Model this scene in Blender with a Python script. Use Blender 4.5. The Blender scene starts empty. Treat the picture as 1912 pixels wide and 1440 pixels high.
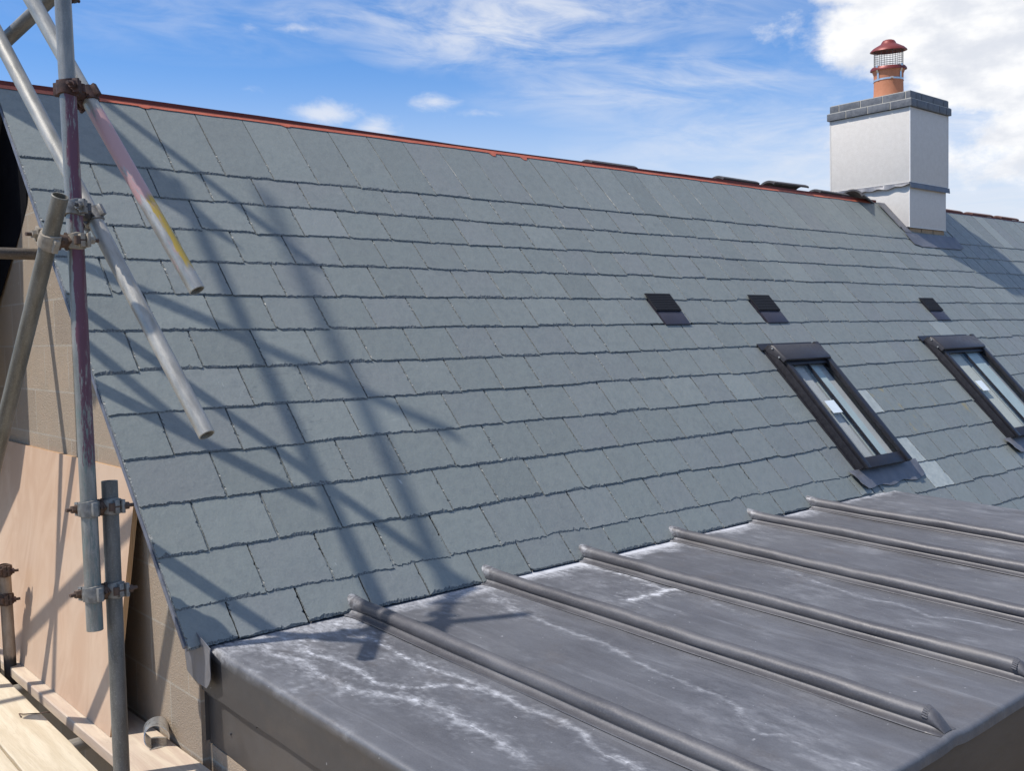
import bpy, bmesh, math, random
import numpy as np
from mathutils import Vector, Matrix
random.seed(7); rng = np.random.default_rng(7)
SC = bpy.context.scene
COL = SC.collection
R = math.radians
CAM_LOC = [-1.22264, -4.67801, -0.92374]
CAM_ROT = [[0.756271, 0.049022, -0.652419], [-0.653921, 0.024623, -0.756162], [-0.021003, 0.998494, 0.050678]]
CAM_F = 1874.33
PERP = {2: [0.539, 0.79, 1.045, 1.296, 1.548, 1.798, 2.039, 2.284, 2.537, 2.788, 3.019, 3.275, 3.524, 3.78, 4.026, 4.278, 4.524, 4.769, 5.024, 5.283, 5.53, 5.77, 6.041, 6.297, 6.547, 6.792, 7.056], 3: [0.42, 0.671, 0.926, 1.179, 1.43, 1.677, 1.923, 2.171, 2.416, 2.661, 2.905, 3.154, 3.403, 3.653, 3.904, 4.159, 4.407, 4.654, 4.909, 5.158, 5.423, 5.666, 5.927, 6.175, 6.428, 6.697, 6.932], 4: [0.283, 0.799, 1.056, 1.305, 1.556, 1.801, 2.05, 2.299, 2.538, 2.787, 3.029, 3.28, 3.523, 3.784, 4.03, 4.287, 4.545, 4.788, 5.038, 5.292, 5.555, 5.807, 6.059, 6.319, 6.571, 6.832, 7.087], 5: [0.676, 0.928, 1.183, 1.438, 1.687, 1.936, 2.188, 2.43, 2.673, 2.916, 3.168, 3.415, 3.67, 3.919, 4.179, 4.434, 4.678, 4.924, 5.181, 5.43, 5.676, 5.941, 6.2, 6.466, 6.729], 6: [0.549, 0.807, 1.062, 1.308, 1.561, 1.814, 2.06, 2.304, 2.552, 2.795, 4.809, 5.067, 5.315, 5.58, 5.835], 7: [0.418, 0.683, 0.936, 1.193, 1.447, 1.695, 1.939, 2.189, 2.444], 8: [0.56, 0.822, 1.076, 1.33, 1.579, 1.829, 2.077, 2.326], 9: [0.18, 0.439, 0.7, 0.958, 1.212, 1.461, 1.711, 1.958, 2.208, 2.456, 2.705, 2.946, 3.2, 3.451], 10: [0.311, 0.572, 0.832, 1.082, 1.336, 1.582, 1.837, 2.083, 2.332, 2.58, 2.832, 3.084, 3.326], 11: [0.177, 0.437, 0.695, 0.954, 1.207, 1.453, 1.707, 1.958, 2.208, 2.46, 2.71, 2.958, 3.208], 12: [0.316, 0.575, 0.832, 1.089, 1.346, 1.595, 1.843, 2.092, 2.346, 2.599, 2.841, 3.097], 1: [0.915, 1.17, 1.421, 1.673, 1.923, 2.164, 2.409, 2.662, 2.913, 3.144, 3.4, 3.649, 3.905, 4.151, 4.403, 4.649, 4.894, 5.149, 5.408, 5.655, 5.895, 6.166, 6.422, 6.672, 6.917, 7.181]}
STAINS = [(0.016, 0.85, [[0.3, -1.745], [0.292, -1.837], [0.277, -1.964], [0.315, -2.062], [0.325, -2.156], [0.309, -2.264], [0.335, -2.325], [0.382, -2.402], [0.454, -2.443], [0.495, -2.516]]), (0.022, 0.7, [[0.196, -1.732], [0.193, -1.871], [0.224, -1.986], [0.212, -2.123], [0.215, -2.28], [0.265, -2.341], [0.3, -2.443], [0.33, -2.537], [0.343, -2.631], [0.332, -2.733], [0.327, -2.846], [0.32, -2.91]]), (0.014, 0.8, [[0.489, -1.746], [0.496, -1.883], [0.503, -1.989], [0.499, -2.104], [0.496, -2.214], [0.496, -2.341], [0.515, -2.437], [0.517, -2.515], [0.522, -2.594], [0.522, -2.699]]), (0.014, 0.7, [[0.518, -2.504], [0.526, -2.617], [0.508, -2.751], [0.515, -2.872], [0.499, -2.987], [0.483, -3.13]]), (0.012, 0.5, [[0.328, -2.736], [0.319, -2.835], [0.306, -2.923]]), (0.012, 0.6, [[0.443, -1.761], [0.451, -1.871], [0.484, -1.949]]), (0.03, 0.5, [[0.289, -1.685], [0.311, -1.828], [0.313, -1.948]]), (0.012, 0.5, [[1.113, -1.786], [1.105, -1.909], [1.067, -2.06], [1.041, -2.153]]), (0.011, 0.5, [[1.09, -1.835], [1.064, -1.994], [1.054, -2.154], [1.045, -2.303], [1.037, -2.442], [1.011, -2.589], [0.986, -2.725], [0.981, -2.837], [0.959, -2.955], [0.958, -3.032], [0.89, -3.12], [0.854, -3.18], [0.889, -3.232], [0.887, -3.314], [0.871, -3.401], [0.882, -3.468]]), (0.016, 0.85, [[1.684, -1.693], [1.685, -1.84], [1.695, -1.986], [1.672, -2.125], [1.655, -2.21]]), (0.024, 1.0, [[1.445, -2.201], [1.58, -2.206], [1.669, -2.198], [1.751, -2.241]]), (0.02, 0.25, [[1.7, -2.296], [1.646, -2.48], [1.642, -2.604]]), (0.012, 0.45, [[2.256, -1.781], [2.298, -1.984], [2.292, -2.136], [2.267, -2.294], [2.207, -2.466], [2.159, -2.679], [2.147, -2.855], [2.137, -3.018], [2.207, -3.275]]), (0.012, 0.5, [[2.924, -1.682], [2.95, -1.829], [2.923, -2.081], [2.948, -2.354], [2.994, -2.718], [3.037, -2.934]]), (0.012, 0.5, [[3.454, -1.664], [3.473, -1.822], [3.515, -2.038], [3.523, -2.26]]), (0.03, 0.6, [[1.075, -1.869], [1.077, -1.916], [1.044, -2.062]])]

# ------------------------------------------------------------------ camera
cd = bpy.data.cameras.new('camera'); cam = bpy.data.objects.new('camera', cd); COL.objects.link(cam)
cd.sensor_fit = 'HORIZONTAL'; cd.sensor_width = 36.0; cd.lens = CAM_F / 1912 * 36.0
cd.clip_start = 0.05; cd.clip_end = 3000
m4 = Matrix(CAM_ROT).to_4x4(); m4.translation = Vector(CAM_LOC); cam.matrix_world = m4
SC.camera = cam
# ------------------------------------------------------------------ exposure
SC.view_settings.view_transform = 'Standard'; SC.view_settings.look = 'None'
SC.view_settings.gamma = 1.0; SC.view_settings.exposure = 0.26
# ------------------------------------------------------------------ sun
LIGHT = Vector((0.473, -0.238, -0.848)).normalized()      # the way the sunlight travels
sl = bpy.data.lights.new('sun', 'SUN'); sl.energy = 4.3; sl.angle = R(0.85); sl.color = (1.0, 0.945, 0.87)
so = bpy.data.objects.new('sun', sl); COL.objects.link(so)
so.rotation_euler = (-LIGHT).to_track_quat('Z', 'Y').to_euler(); so.location = (-8, 4, 14)
# ------------------------------------------------------------------ sky
world = bpy.data.worlds.new('World'); SC.world = world; world.use_nodes = True
def sky():
    nt = world.node_tree; N = nt.nodes; Lk = nt.links; N.clear()
    def nd(t, **k):
        n = N.new(t)
        for a, b in k.items(): setattr(n, a, b)
        return n
    def inp(n, i, v):
        if hasattr(v, 'is_linked') or isinstance(v, bpy.types.NodeSocket): Lk.new(v, n.inputs[i])
        else: n.inputs[i].default_value = v
    def ma(op, a, b=None, c=None, clamp=False):
        n = nd('ShaderNodeMath', operation=op, use_clamp=clamp); inp(n, 0, a)
        if b is not None: inp(n, 1, b)
        if c is not None: inp(n, 2, c)
        return n.outputs[0]
    def mr(v, a, b, c=0.0, d=1.0):
        n = nd('ShaderNodeMapRange', interpolation_type='SMOOTHSTEP'); inp(n, 0, v)
        for i, x in zip((1, 2, 3, 4), (a, b, c, d)): inp(n, i, x)
        return n.outputs[0]
    def mix(f, a, b, bt='MIX'):
        n = nd('ShaderNodeMix', data_type='RGBA', blend_type=bt); inp(n, 0, f); inp(n, 6, a); inp(n, 7, b)
        return n.outputs[2]
    out = nd('ShaderNodeOutputWorld'); bg = nd('ShaderNodeBackground'); Lk.new(bg.outputs[0], out.inputs[0])
    st = nd('ShaderNodeTexSky', sky_type='NISHITA'); st.sun_disc = False
    st.sun_elevation = math.asin(-LIGHT.z); st.sun_rotation = math.pi/2 - math.atan2(-LIGHT.y, -LIGHT.x)
    st.air_density = 1.0; st.dust_density = 0.6; st.ozone_density = 2.2
    tc = nd('ShaderNodeTexCoord'); sp = nd('ShaderNodeSeparateXYZ'); Lk.new(tc.outputs['Generated'], sp.inputs[0])
    az = ma('MULTIPLY', ma('ARCTAN2', sp.outputs[0], sp.outputs[1]), 57.2958)
    el = ma('MULTIPLY', ma('ARCSINE', sp.outputs[2]), 57.2958)
    def noise(sa, se, scale, det=8.0, rough=0.6, dist=0.0, off=0.0, shear=0.0):
        cb = nd('ShaderNodeCombineXYZ')
        inp(cb, 0, ma('ADD', ma('MULTIPLY', az, sa), off)); inp(cb, 1, ma('ADD', ma('MULTIPLY', el, se), ma('MULTIPLY', az, shear))); inp(cb, 2, off)
        n = nd('ShaderNodeTexNoise'); n.inputs['Scale'].default_value = scale; n.inputs['Detail'].default_value = det
        n.inputs['Roughness'].default_value = rough; n.inputs['Distortion'].default_value = dist
        Lk.new(cb.outputs[0], n.inputs['Vector']); return n.outputs[0]
    def blobs(lst):
        acc = None
        for a0, e0, ra, re, k in lst:
            dx = ma('DIVIDE', ma('SUBTRACT', az, a0), ra); dy = ma('DIVIDE', ma('SUBTRACT', el, e0), re)
            d = ma('SQRT', ma('ADD', ma('MULTIPLY', dx, dx), ma('MULTIPLY', dy, dy)))
            v = ma('MULTIPLY', ma('SUBTRACT', 1.0, d, clamp=True), k)
            acc = v if acc is None else ma('MAXIMUM', acc, v)
        return acc
    base = mix(1.0, st.outputs[0], (0.58, 0.88, 1.22, 1), 'MULTIPLY')
    haze = ma('MULTIPLY', mr(el, 15.5, 4.0), mr(ma('ABSOLUTE', ma('SUBTRACT', az, 58.0)), 75.0, 30.0, 0.25, 1.0))
    base = mix(ma('MULTIPLY', haze, 0.95), base, (5.2, 5.75, 6.6, 1))
    # high thin streaks
    n1 = noise(0.16, 0.62, 1.0, 9, 0.62, 0.6, 3.1, 0.05)
    m1 = blobs([(41, 17.0, 11, 3.2, 1.25), (46, 19, 18, 4, 0.8), (50, 13.4, 12, 2.4, 0.75), (55, 10.5, 12, 3.0, 0.6), (31, 17.0, 6, 1.4, 0.55), (24, 16.8, 12, 2.4, 0.16), (63, 9, 15, 7, 0.95)])
    c1 = ma('MULTIPLY', mr(n1, 0.30, 0.72), ma('POWER', m1, 0.65))
    # small ragged puffs
    n2 = noise(0.5, 1.0, 1.0, 9, 0.65, 0.4, 11.0, 0.10)
    m2 = blobs([(30.6, 12.3, 3.4, 1.1, 1.0), (33.4, 11.6, 2.2, 1.0, 0.9), (36.6, 12.9, 2.6, 0.75, 0.9), (39.2, 12.3, 3.0, 0.5, 0.5), (26.8, 16.5, 1.3, 0.75, 0.55), (29.6, 16.6, 3.0, 0.55, 0.7), (26.8, 13.4, 1.2, 0.6, 0.4), (69, 5.2, 5, 1.6, 1.0), (72, 9, 4, 1.2, 0.7)])
    c2 = mr(ma('ADD', ma('MULTIPLY', n2, 0.9), ma('MULTIPLY', m2, 0.75)), 0.60, 1.22)
    # big heaped cloud
    n3 = noise(0.36, 0.55, 1.0, 10, 0.60, 0.0, 23.0)
    m3 = blobs([(65, 18.6, 9.6, 5.4, 1.3), (60.6, 19.0, 5.4, 3.8, 1.25), (62.0, 15.2, 7.2, 3.4, 1.0), (68.0, 13.2, 8.5, 4.4, 1.15), (77, 15, 12, 7, 1.3), (71, 9.5, 11, 5.0, 0.85), (62.5, 9.5, 8, 5.0, 0.50), (57, 16, 5, 3, 0.35)])
    d3 = ma('ADD', ma('MULTIPLY', n3, 0.75), ma('MULTIPLY', m3, 0.9))
    c3 = mr(d3, 0.52, 0.84)
    n5 = noise(0.03, 0.05, 1.0, 8, 0.6, 0.5, 57.0)
    c5 = ma('MULTIPLY', mr(n5, 0.34, 0.60, 0.0, 0.85), mr(el, 27.0, 42.0))      # unseen broken cloud added overhead to whiten the ambient light
    c2 = ma('MAXIMUM', c2, c5)
    den = ma('MAXIMUM', ma('MAXIMUM', ma('MULTIPLY', c1, 0.9), ma('MULTIPLY', c2, 0.8)), c3)
    n4 = noise(0.3, 0.55, 1.0, 6, 0.55, 0.0, 41.0)
    lit = mix(mr(n4, 0.32, 0.66), (5.5, 5.75, 6.3, 1), (7.7, 7.7, 7.75, 1))
    thin = mix(c3, (5.9, 6.15, 6.7, 1), lit)
    col = mix(den, base, thin)
    Lk.new(col, bg.inputs[0]); bg.inputs[1].default_value = 0.115

sky()

# ================================================================== helpers
PITCH = R(48); CP, SP = math.cos(PITCH), math.sin(PITCH)
def rp(u, v, h=0.0):
    """roof coordinates (along the ridge, down the slope, above the boarding) to the world"""
    return (u, -v*CP - h*SP, -v*SP + h*CP)
TL = math.tan(R(2.3)); JY, JZ = -1.686, -1.882
def lz(y): return JZ + TL*(y - JY)

def wloc(o):
    v = Vector(o.location)
    while o.parent: o = o.parent; v = v + Vector(o.location)
    return v
def tag(o, label=None, cat=None, group=None, kind=None):
    if label: o['label'] = label
    if cat: o['category'] = cat
    if group: o['group'] = group
    if kind: o['kind'] = kind
    return o
def empty(name, loc, parent=None):
    o = bpy.data.objects.new(name, None); COL.objects.link(o); o.empty_display_size = 0.1
    o.location = loc; o.parent = parent
    return o
def mesh(name, verts, faces, mat, parent=None, loc=None, smooth=False, mids=None):
    """one mesh object; verts are world coordinates"""
    base = wloc(parent) if parent else Vector((0, 0, 0))
    l = Vector(loc) if loc is not None else base
    V = np.asarray(verts, dtype=float) - np.array(l)
    me = bpy.data.meshes.new(name); me.from_pydata(V.tolist(), [], [list(f) for f in faces])
    for m in (mat if isinstance(mat, (list, tuple)) else [mat]): me.materials.append(m)
    if mids is not None: me.polygons.foreach_set('material_index', mids)
    if smooth: me.polygons.foreach_set('use_smooth', [True]*len(me.polygons))
    me.update()
    o = bpy.data.objects.new(name, me); COL.objects.link(o)
    o.location = l - base; o.parent = parent
    return o
class MB:
    """collects shapes for one mesh"""
    def __init__(s): s.v = []; s.f = []; s.m = []
    def add(s, v, f, mi=0):
        n = len(s.v); s.v += [tuple(map(float, p)) for p in v]; s.f += [[i+n for i in q] for q in f]; s.m += [mi]*len(f)
        return s
    def box(s, a, b, mi=0, bev=0.0):
        x0, y0, z0 = a; x1, y1, z1 = b
        return s.hexa([(x0,y0,z0),(x1,y0,z0),(x1,y1,z0),(x0,y1,z0),(x0,y0,z1),(x1,y0,z1),(x1,y1,z1),(x0,y1,z1)], mi, bev)
    def hexa(s, p, mi=0, bev=0.0):
        f = [(3,2,1,0),(4,5,6,7),(0,1,5,4),(1,2,6,5),(2,3,7,6),(3,0,4,7)]
        if bev <= 0: return s.add(p, f, mi)
        bm = bmesh.new(); vs = [bm.verts.new(q) for q in p]
        for q in f: bm.faces.new([vs[i] for i in q])
        bmesh.ops.bevel(bm, geom=bm.edges[:], offset=bev, segments=2, profile=0.6, affect='EDGES')
        bm.verts.index_update()
        s.add([v.co[:] for v in bm.verts], [[v.index for v in q.verts] for q in bm.faces], mi); bm.free(); return s
    def rbox(s, u0, u1, v0, v1, h0, h1, mi=0, bev=0.0):
        """a box in roof coordinates"""
        return s.hexa([rp(u0,v1,h0),rp(u1,v1,h0),rp(u1,v0,h0),rp(u0,v0,h0),rp(u0,v1,h1),rp(u1,v1,h1),rp(u1,v0,h1),rp(u0,v0,h1)], mi, bev)
    def sweep(s, rings, mi=0, closed=True, caps=True):
        k = len(rings[0]); v = [p for r in rings for p in r]; f = []
        for i in range(len(rings)-1):
            for j in range(k if closed else k-1):
                a, b = i*k+j, i*k+(j+1) % k
                f.append((a, b, b+k, a+k))
        if caps and closed: f.append(tuple(range(k))[::-1]); f.append(tuple(range((len(rings)-1)*k, len(rings)*k)))
        return s.add(v, f, mi)
    def cyl(s, a, b, r, n=12, mi=0, r2=None):
        a, b = Vector(a), Vector(b); x, y = frame(b-a)[:2]; r2 = r if r2 is None else r2
        return s.sweep([[p + (x*math.cos(t)+y*math.sin(t))*q for t in np.linspace(0, 2*math.pi, n, endpoint=False)] for p, q in ((a, r), (b, r2))], mi)
    def build(s, name, mat, parent=None, loc=None, smooth=False):
        return mesh(name, s.v, s.f, mat, parent, loc, smooth, s.m if isinstance(mat, (list, tuple)) else None)
def frame(d):
    d = Vector(d).normalized(); a = Vector((0, 0, 1)) if abs(d.z) < 0.9 else Vector((1, 0, 0))
    x = d.cross(a).normalized(); return x, d.cross(x).normalized(), d
def soft(o, ang=40):
    o.data.polygons.foreach_set('use_smooth', [True]*len(o.data.polygons))
    o.data.set_sharp_from_angle(angle=R(ang)) if hasattr(o.data, 'set_sharp_from_angle') else None
    return o

# ================================================================== materials
class NT:
    def __init__(s, name):
        s.mat = bpy.data.materials.new(name); s.mat.use_nodes = True
        s.t = s.mat.node_tree; s.N = s.t.nodes; s.p = s.N['Principled BSDF']
        s.tc = s.N.new('ShaderNodeTexCoord')
    def n(s, t, **k):
        q = s.N.new(t)
        for a, b in k.items(): setattr(q, a, b)
        return q
    def put(s, q, i, v):
        if isinstance(v, bpy.types.NodeSocket): s.t.links.new(v, q.inputs[i])
        elif v is not None: q.inputs[i].default_value = v
    def noise(s, scale, det=6, rough=0.6, stretch=(1, 1, 1), dist=0.0, co='Object'):
        mp = s.n('ShaderNodeMapping'); s.t.links.new(s.tc.outputs[co], mp.inputs[0]); mp.inputs['Scale'].default_value = stretch
        q = s.n('ShaderNodeTexNoise'); s.t.links.new(mp.outputs[0], q.inputs['Vector'])
        q.inputs['Scale'].default_value = scale; q.inputs['Detail'].default_value = det; q.inputs['Roughness'].default_value = rough
        q.inputs['Distortion'].default_value = dist
        return q.outputs[0]
    def mr(s, v, a, b, c=0.0, d=1.0, smooth=True):
        q = s.n('ShaderNodeMapRange', interpolation_type='SMOOTHSTEP' if smooth else 'LINEAR')
        for i, x in enumerate((v, a, b, c, d)): s.put(q, i, x)
        return q.outputs[0]
    def ma(s, op, a, b=None, clamp=False):
        q = s.n('ShaderNodeMath', operation=op, use_clamp=clamp); s.put(q, 0, a); s.put(q, 1, b); return q.outputs[0]
    def mix(s, f, a, b, bt='MIX'):
        q = s.n('ShaderNodeMix', data_type='RGBA', blend_type=bt); s.put(q, 0, f); s.put(q, 6, c4(a)); s.put(q, 7, c4(b)); return q.outputs[2]
    def attr(s, name):
        q = s.n('ShaderNodeAttribute', attribute_name=name); return q
    def sep(s, v):
        q = s.n('ShaderNodeSeparateXYZ'); s.t.links.new(v, q.inputs[0]); return q.outputs
    def bump(s, h, dist=0.002, st=1.0, prev=None):
        q = s.n('ShaderNodeBump'); q.inputs['Distance'].default_value = dist; q.inputs['Strength'].default_value = st
        s.t.links.new(h, q.inputs['Height'])
        if prev is not None: s.t.links.new(prev, q.inputs['Normal'])
        s.t.links.new(q.outputs[0], s.p.inputs['Normal']); return q.outputs[0]
    def set(s, **k):
        for a, v in k.items(): s.put(s.p, {'col': 'Base Color', 'rough': 'Roughness', 'metal': 'Metallic', 'spec': 'Specular IOR Level'}[a], c4(v) if a == 'col' else v)
        return s.mat
def c4(v): return (*v, 1.0) if isinstance(v, tuple) and len(v) == 3 else v
def plain(name, c1, c2, scale=30, rough=0.6, metal=0.0, bump=0.0006, stretch=(1, 1, 1), spec=0.4):
    k = NT(name); a = k.noise(scale, 7, 0.62, stretch); b = k.noise(scale*0.17, 4, 0.5, stretch)
    col = k.mix(k.mr(k.ma('ADD', k.ma('MULTIPLY', a, 0.6), k.ma('MULTIPLY', b, 0.4)), 0.34, 0.66), c1, c2)
    k.set(col=col, rough=k.mr(a, 0.3, 0.7, rough-0.07, rough+0.07), metal=metal, spec=spec)
    if bump: k.bump(a, bump)
    return k.mat

def slate_mat():
    k = NT('slate'); at = k.attr('slate'); cs = k.n('ShaderNodeSeparateColor'); k.t.links.new(at.outputs['Color'], cs.inputs[0])
    tone, edge, pale = cs.outputs[0], cs.outputs[1], cs.outputs[2]; rust = at.outputs['Alpha']
    at2 = k.attr('hue'); hue = at2.outputs['Fac']
    base = k.mix(tone, (0.162, 0.178, 0.166), (0.216, 0.235, 0.220))
    base = k.mix(k.mr(hue, 0.55, 1.0, 0, 0.42), base, (0.186, 0.188, 0.192))
    big = k.noise(5.5, 5, 0.6); fine = k.noise(130, 4, 0.7); mid = k.noise(26, 6, 0.65, (1.0, 0.45, 1.0))
    base = k.mix(k.mr(big, 0.35, 0.68, 0, 0.42), base, (0.176, 0.200, 0.189))
    base = k.mix(k.mr(mid, 0.42, 0.72, 0, 0.30), base, (0.098, 0.116, 0.126))
    base = k.mix(k.mr(fine, 0.35, 0.75, 0, 0.22), base, (0.27, 0.29, 0.285))
    base = k.mix(pale, base, k.mix(k.mr(mid, 0.3, 0.7), (0.30, 0.33, 0.315), (0.39, 0.42, 0.40)))
    # pale scuffs left by boots and tools
    sc = k.noise(46, 5, 0.7, (1.0, 0.22, 0.30), 1.5); gate = k.noise(2.7, 3, 0.5)
    scuff = k.ma('MULTIPLY', k.mr(sc, 0.645, 0.73), k.mr(gate, 0.50, 0.66, 0, 0.62))
    base = k.mix(scuff, base, (0.46, 0.48, 0.475))
    # hairline cracks in the riven faces
    wv = k.n('ShaderNodeTexVoronoi', feature='DISTANCE_TO_EDGE'); wv.inputs['Scale'].default_value = 2.1
    mp = k.n('ShaderNodeMapping'); k.t.links.new(k.tc.outputs['Object'], mp.inputs[0]); mp.inputs['Scale'].default_value = (1.0, 2.2, 2.2)
    wob = k.n('ShaderNodeVectorMath', operation='ADD'); nz = k.n('ShaderNodeTexNoise'); nz.inputs['Scale'].default_value = 7
    vm = k.n('ShaderNodeVectorMath', operation='SCALE'); vm.inputs['Scale'].default_value = 0.7
    k.t.links.new(mp.outputs[0], nz.inputs['Vector']); k.t.links.new(nz.outputs['Color'], vm.inputs[0]); k.t.links.new(vm.outputs[0], wob.inputs[0]); k.t.links.new(mp.outputs[0], wob.inputs[1]); k.t.links.new(wob.outputs[0], wv.inputs['Vector'])
    gate2 = k.noise(1.3, 2, 0.5)
    crack = k.ma('MULTIPLY', k.mr(wv.outputs['Distance'], 0.012, 0.003), k.mr(gate2, 0.60, 0.68, 0, 0.35))
    base = k.mix(crack, base, (0.06, 0.07, 0.08))
    rmask = k.ma('MULTIPLY', rust, k.mr(k.noise(17, 5, 0.6, (1.0, 0.5, 0.5)), 0.56, 0.66, 0, 0.42))
    base = k.mix(rmask, base, (0.36, 0.27, 0.07))
    # broken, dressed edges: rough fracture with bright flakes
    ed = k.noise(330, 4, 0.75, (1.0, 0.5, 0.5))
    ecol = k.mix(k.mr(ed, 0.46, 0.70), (0.062, 0.069, 0.071), (0.30, 0.32, 0.315))
    base = k.mix(k.ma('MULTIPLY', edge, 0.9), base, ecol)
    k.set(col=base, rough=k.mr(mid, 0.3, 0.7, 0.44, 0.58), spec=0.5)
    b = k.bump(big, 0.010, 0.35); b = k.bump(mid, 0.0026, 0.9, b); k.bump(fine, 0.0006, 0.8, b)
    return k.mat

def lead_mat():
    k = NT('lead'); st = k.attr('stain').outputs['Fac']; film_shade = k.attr('film_shade').outputs['Fac']
    big = k.noise(2.2, 5, 0.6); mid = k.noise(11, 7, 0.65, (1.6, 0.5, 1.0)); fine = k.noise(190, 3, 0.7); spk = k.noise(60, 2, 0.5)
    col = k.mix(k.mr(big, 0.33, 0.66), (0.080, 0.080, 0.088), (0.108, 0.109, 0.118))
    col = k.mix(k.mr(mid, 0.40, 0.68, 0, 0.5), col, (0.130, 0.133, 0.146))
    col = k.mix(k.mr(k.noise(3.4, 5, 0.65), 0.58, 0.78, 0, 0.20), col, (0.130, 0.112, 0.100))
    col = k.mix(k.ma('SUBTRACT', 1.0, film_shade), col, (0.050, 0.047, 0.047))  # sides painted darker for their weaker light; top keeps its grey patina
    col = k.mix(k.mr(k.noise(5, 5, 0.65, (1, 0.8, 1)), 0.55, 0.72, 0, 0.30), col, (0.085, 0.066, 0.052))
    col = k.mix(k.ma('MULTIPLY', film_shade, k.mr(fine, 0.3, 0.8, 0, 0.25)), col, (0.20, 0.20, 0.21))
    col = k.mix(k.mr(spk, 0.735, 0.76, 0, 0.6), col, (0.40, 0.40, 0.41))
    fleck = k.noise(75, 6, 0.75, (1.3, 0.6, 1.0), 0.8); wisp = k.noise(16, 6, 0.7, (1.5, 0.55, 1.0), 1.0)
    m = k.ma('MULTIPLY', st, k.mr(k.ma('ADD', k.ma('MULTIPLY', fleck, 0.55), k.ma('MULTIPLY', wisp, 0.45)), 0.36, 0.64, 0.12, 1.15), True)
    m = k.ma('MULTIPLY', k.ma('MAXIMUM', m, k.ma('MULTIPLY', k.mr(st, 0.66, 0.92), k.mr(wisp, 0.30, 0.5, 0.45, 1.0))), 0.88)
    m = k.ma('MAXIMUM', m, k.ma('MULTIPLY', film_shade, k.mr(k.noise(7, 6, 0.7, (2.6, 0.28, 1), 0.6), 0.50, 0.78, 0, 0.16)))
    col = k.mix(m, col, (0.50, 0.51, 0.54))
    k.set(col=col, rough=k.mr(m, 0.0, 0.6, 0.50, 0.8), metal=k.mr(m, 0.0, 0.5, 0.16, 0.0), spec=0.5)
    b = k.bump(k.noise(4.5, 3, 0.5, (1.4, 0.6, 1)), 0.030, 0.55); b = k.bump(mid, 0.002, 0.5, b); k.bump(fine, 0.0004, 0.6, b)
    return k.mat
def roll_mat():
    k = NT('lead_roll'); z = k.noise(9, 6, 0.65, (1, 0.3, 1)); fine = k.noise(160, 3, 0.7)
    col = k.mix(k.mr(z, 0.35, 0.68), (0.066, 0.064, 0.071), (0.108, 0.106, 0.114))
    col = k.mix(k.mr(k.noise(4, 5, 0.7, (1, 0.4, 1)), 0.56, 0.74, 0, 0.3), col, (0.13, 0.112, 0.095))
    col = k.mix(k.mr(fine, 0.45, 0.8, 0, 0.3), col, (0.19, 0.185, 0.185))
    wh = k.ma('MULTIPLY', k.mr(k.sep(k.tc.outputs['Object'])[1], 0.83, 0.945, 0, 0.5), k.mr(k.noise(38, 6, 0.7), 0.40, 0.62))
    col = k.mix(wh, col, (0.52, 0.53, 0.56))
    k.set(col=col, rough=k.mr(z, 0.3, 0.7, 0.44, 0.58), metal=0.22)
    b = k.bump(k.noise(14, 4, 0.6, (1, 0.45, 1)), 0.006, 0.5); k.bump(fine, 0.0004, 0.6, b); return k.mat
def block_mat():
    k = NT('blockwork'); mp = k.n('ShaderNodeMapping'); k.t.links.new(k.tc.outputs['Object'], mp.inputs[0])
    mp.inputs['Rotation'].default_value = (R(90), 0, R(90)); sw = k.n('ShaderNodeCombineXYZ'); s3 = k.sep(k.tc.outputs['Object'])
    k.t.links.new(k.ma('ADD', s3[1], s3[0]), sw.inputs[0]); k.t.links.new(s3[2], sw.inputs[1])
    br = k.n('ShaderNodeTexBrick'); k.t.links.new(sw.outputs[0], br.inputs['Vector'])
    for a, b in (('Scale', 1.0), ('Brick Width', 0.31), ('Row Height', 0.19), ('Mortar Size', 0.006), ('Mortar Smooth', 0.8), ('Bias', 0.0)): br.inputs[a].default_value = b
    br.offset = 0.5; br.inputs['Color1'].default_value = (0.36, 0.283, 0.21, 1); br.inputs['Color2'].default_value = (0.275, 0.222, 0.172, 1); br.inputs['Mortar'].default_value = (0.37, 0.33, 0.275, 1)
    a = k.noise(9, 6, 0.65); g = k.noise(150, 4, 0.75)
    col = k.mix(k.mr(a, 0.36, 0.7, 0, 0.5), br.outputs[0], (0.30, 0.25, 0.19)); col = k.mix(k.mr(g, 0.5, 0.8, 0, 0.35), col, (0.44, 0.36, 0.28))
    col = k.mix(k.mr(k.noise(30, 4, 0.7), 0.63, 0.72, 0, 0.5), col, (0.52, 0.46, 0.38)); col = k.mix(k.mr(k.noise(70, 4, 0.75), 0.60, 0.70, 0, 0.45), col, (0.17, 0.13, 0.095))
    k.set(col=col, rough=0.92, spec=0.2); b = k.bump(br.outputs[1], 0.003, -1.0); k.bump(g, 0.005, 1.0, b); return k.mat
def ply_mat():
    k = NT('plywood'); a = k.noise(4, 6, 0.6, (1, 1.0, 0.5), 2.0); b = k.noise(60, 5, 0.7, (1, 1, 0.12)); c = k.noise(1.6, 3, 0.5)
    col = k.mix(k.mr(a, 0.35, 0.68), (0.44, 0.295, 0.20), (0.50, 0.355, 0.25)); col = k.mix(k.mr(c, 0.42, 0.66, 0, 0.55), col, (0.49, 0.375, 0.28))
    col = k.mix(k.mr(b, 0.45, 0.75, 0, 0.10), col, (0.36, 0.23, 0.15))
    col = k.mix(k.mr(k.noise(14, 3, 0.5, (1, 1, 0.5)), 0.72, 0.78, 0, 0.5), col, (0.30, 0.18, 0.11))
    k.set(col=col, rough=0.72, spec=0.25); k.bump(b, 0.0006); return k.mat
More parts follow.
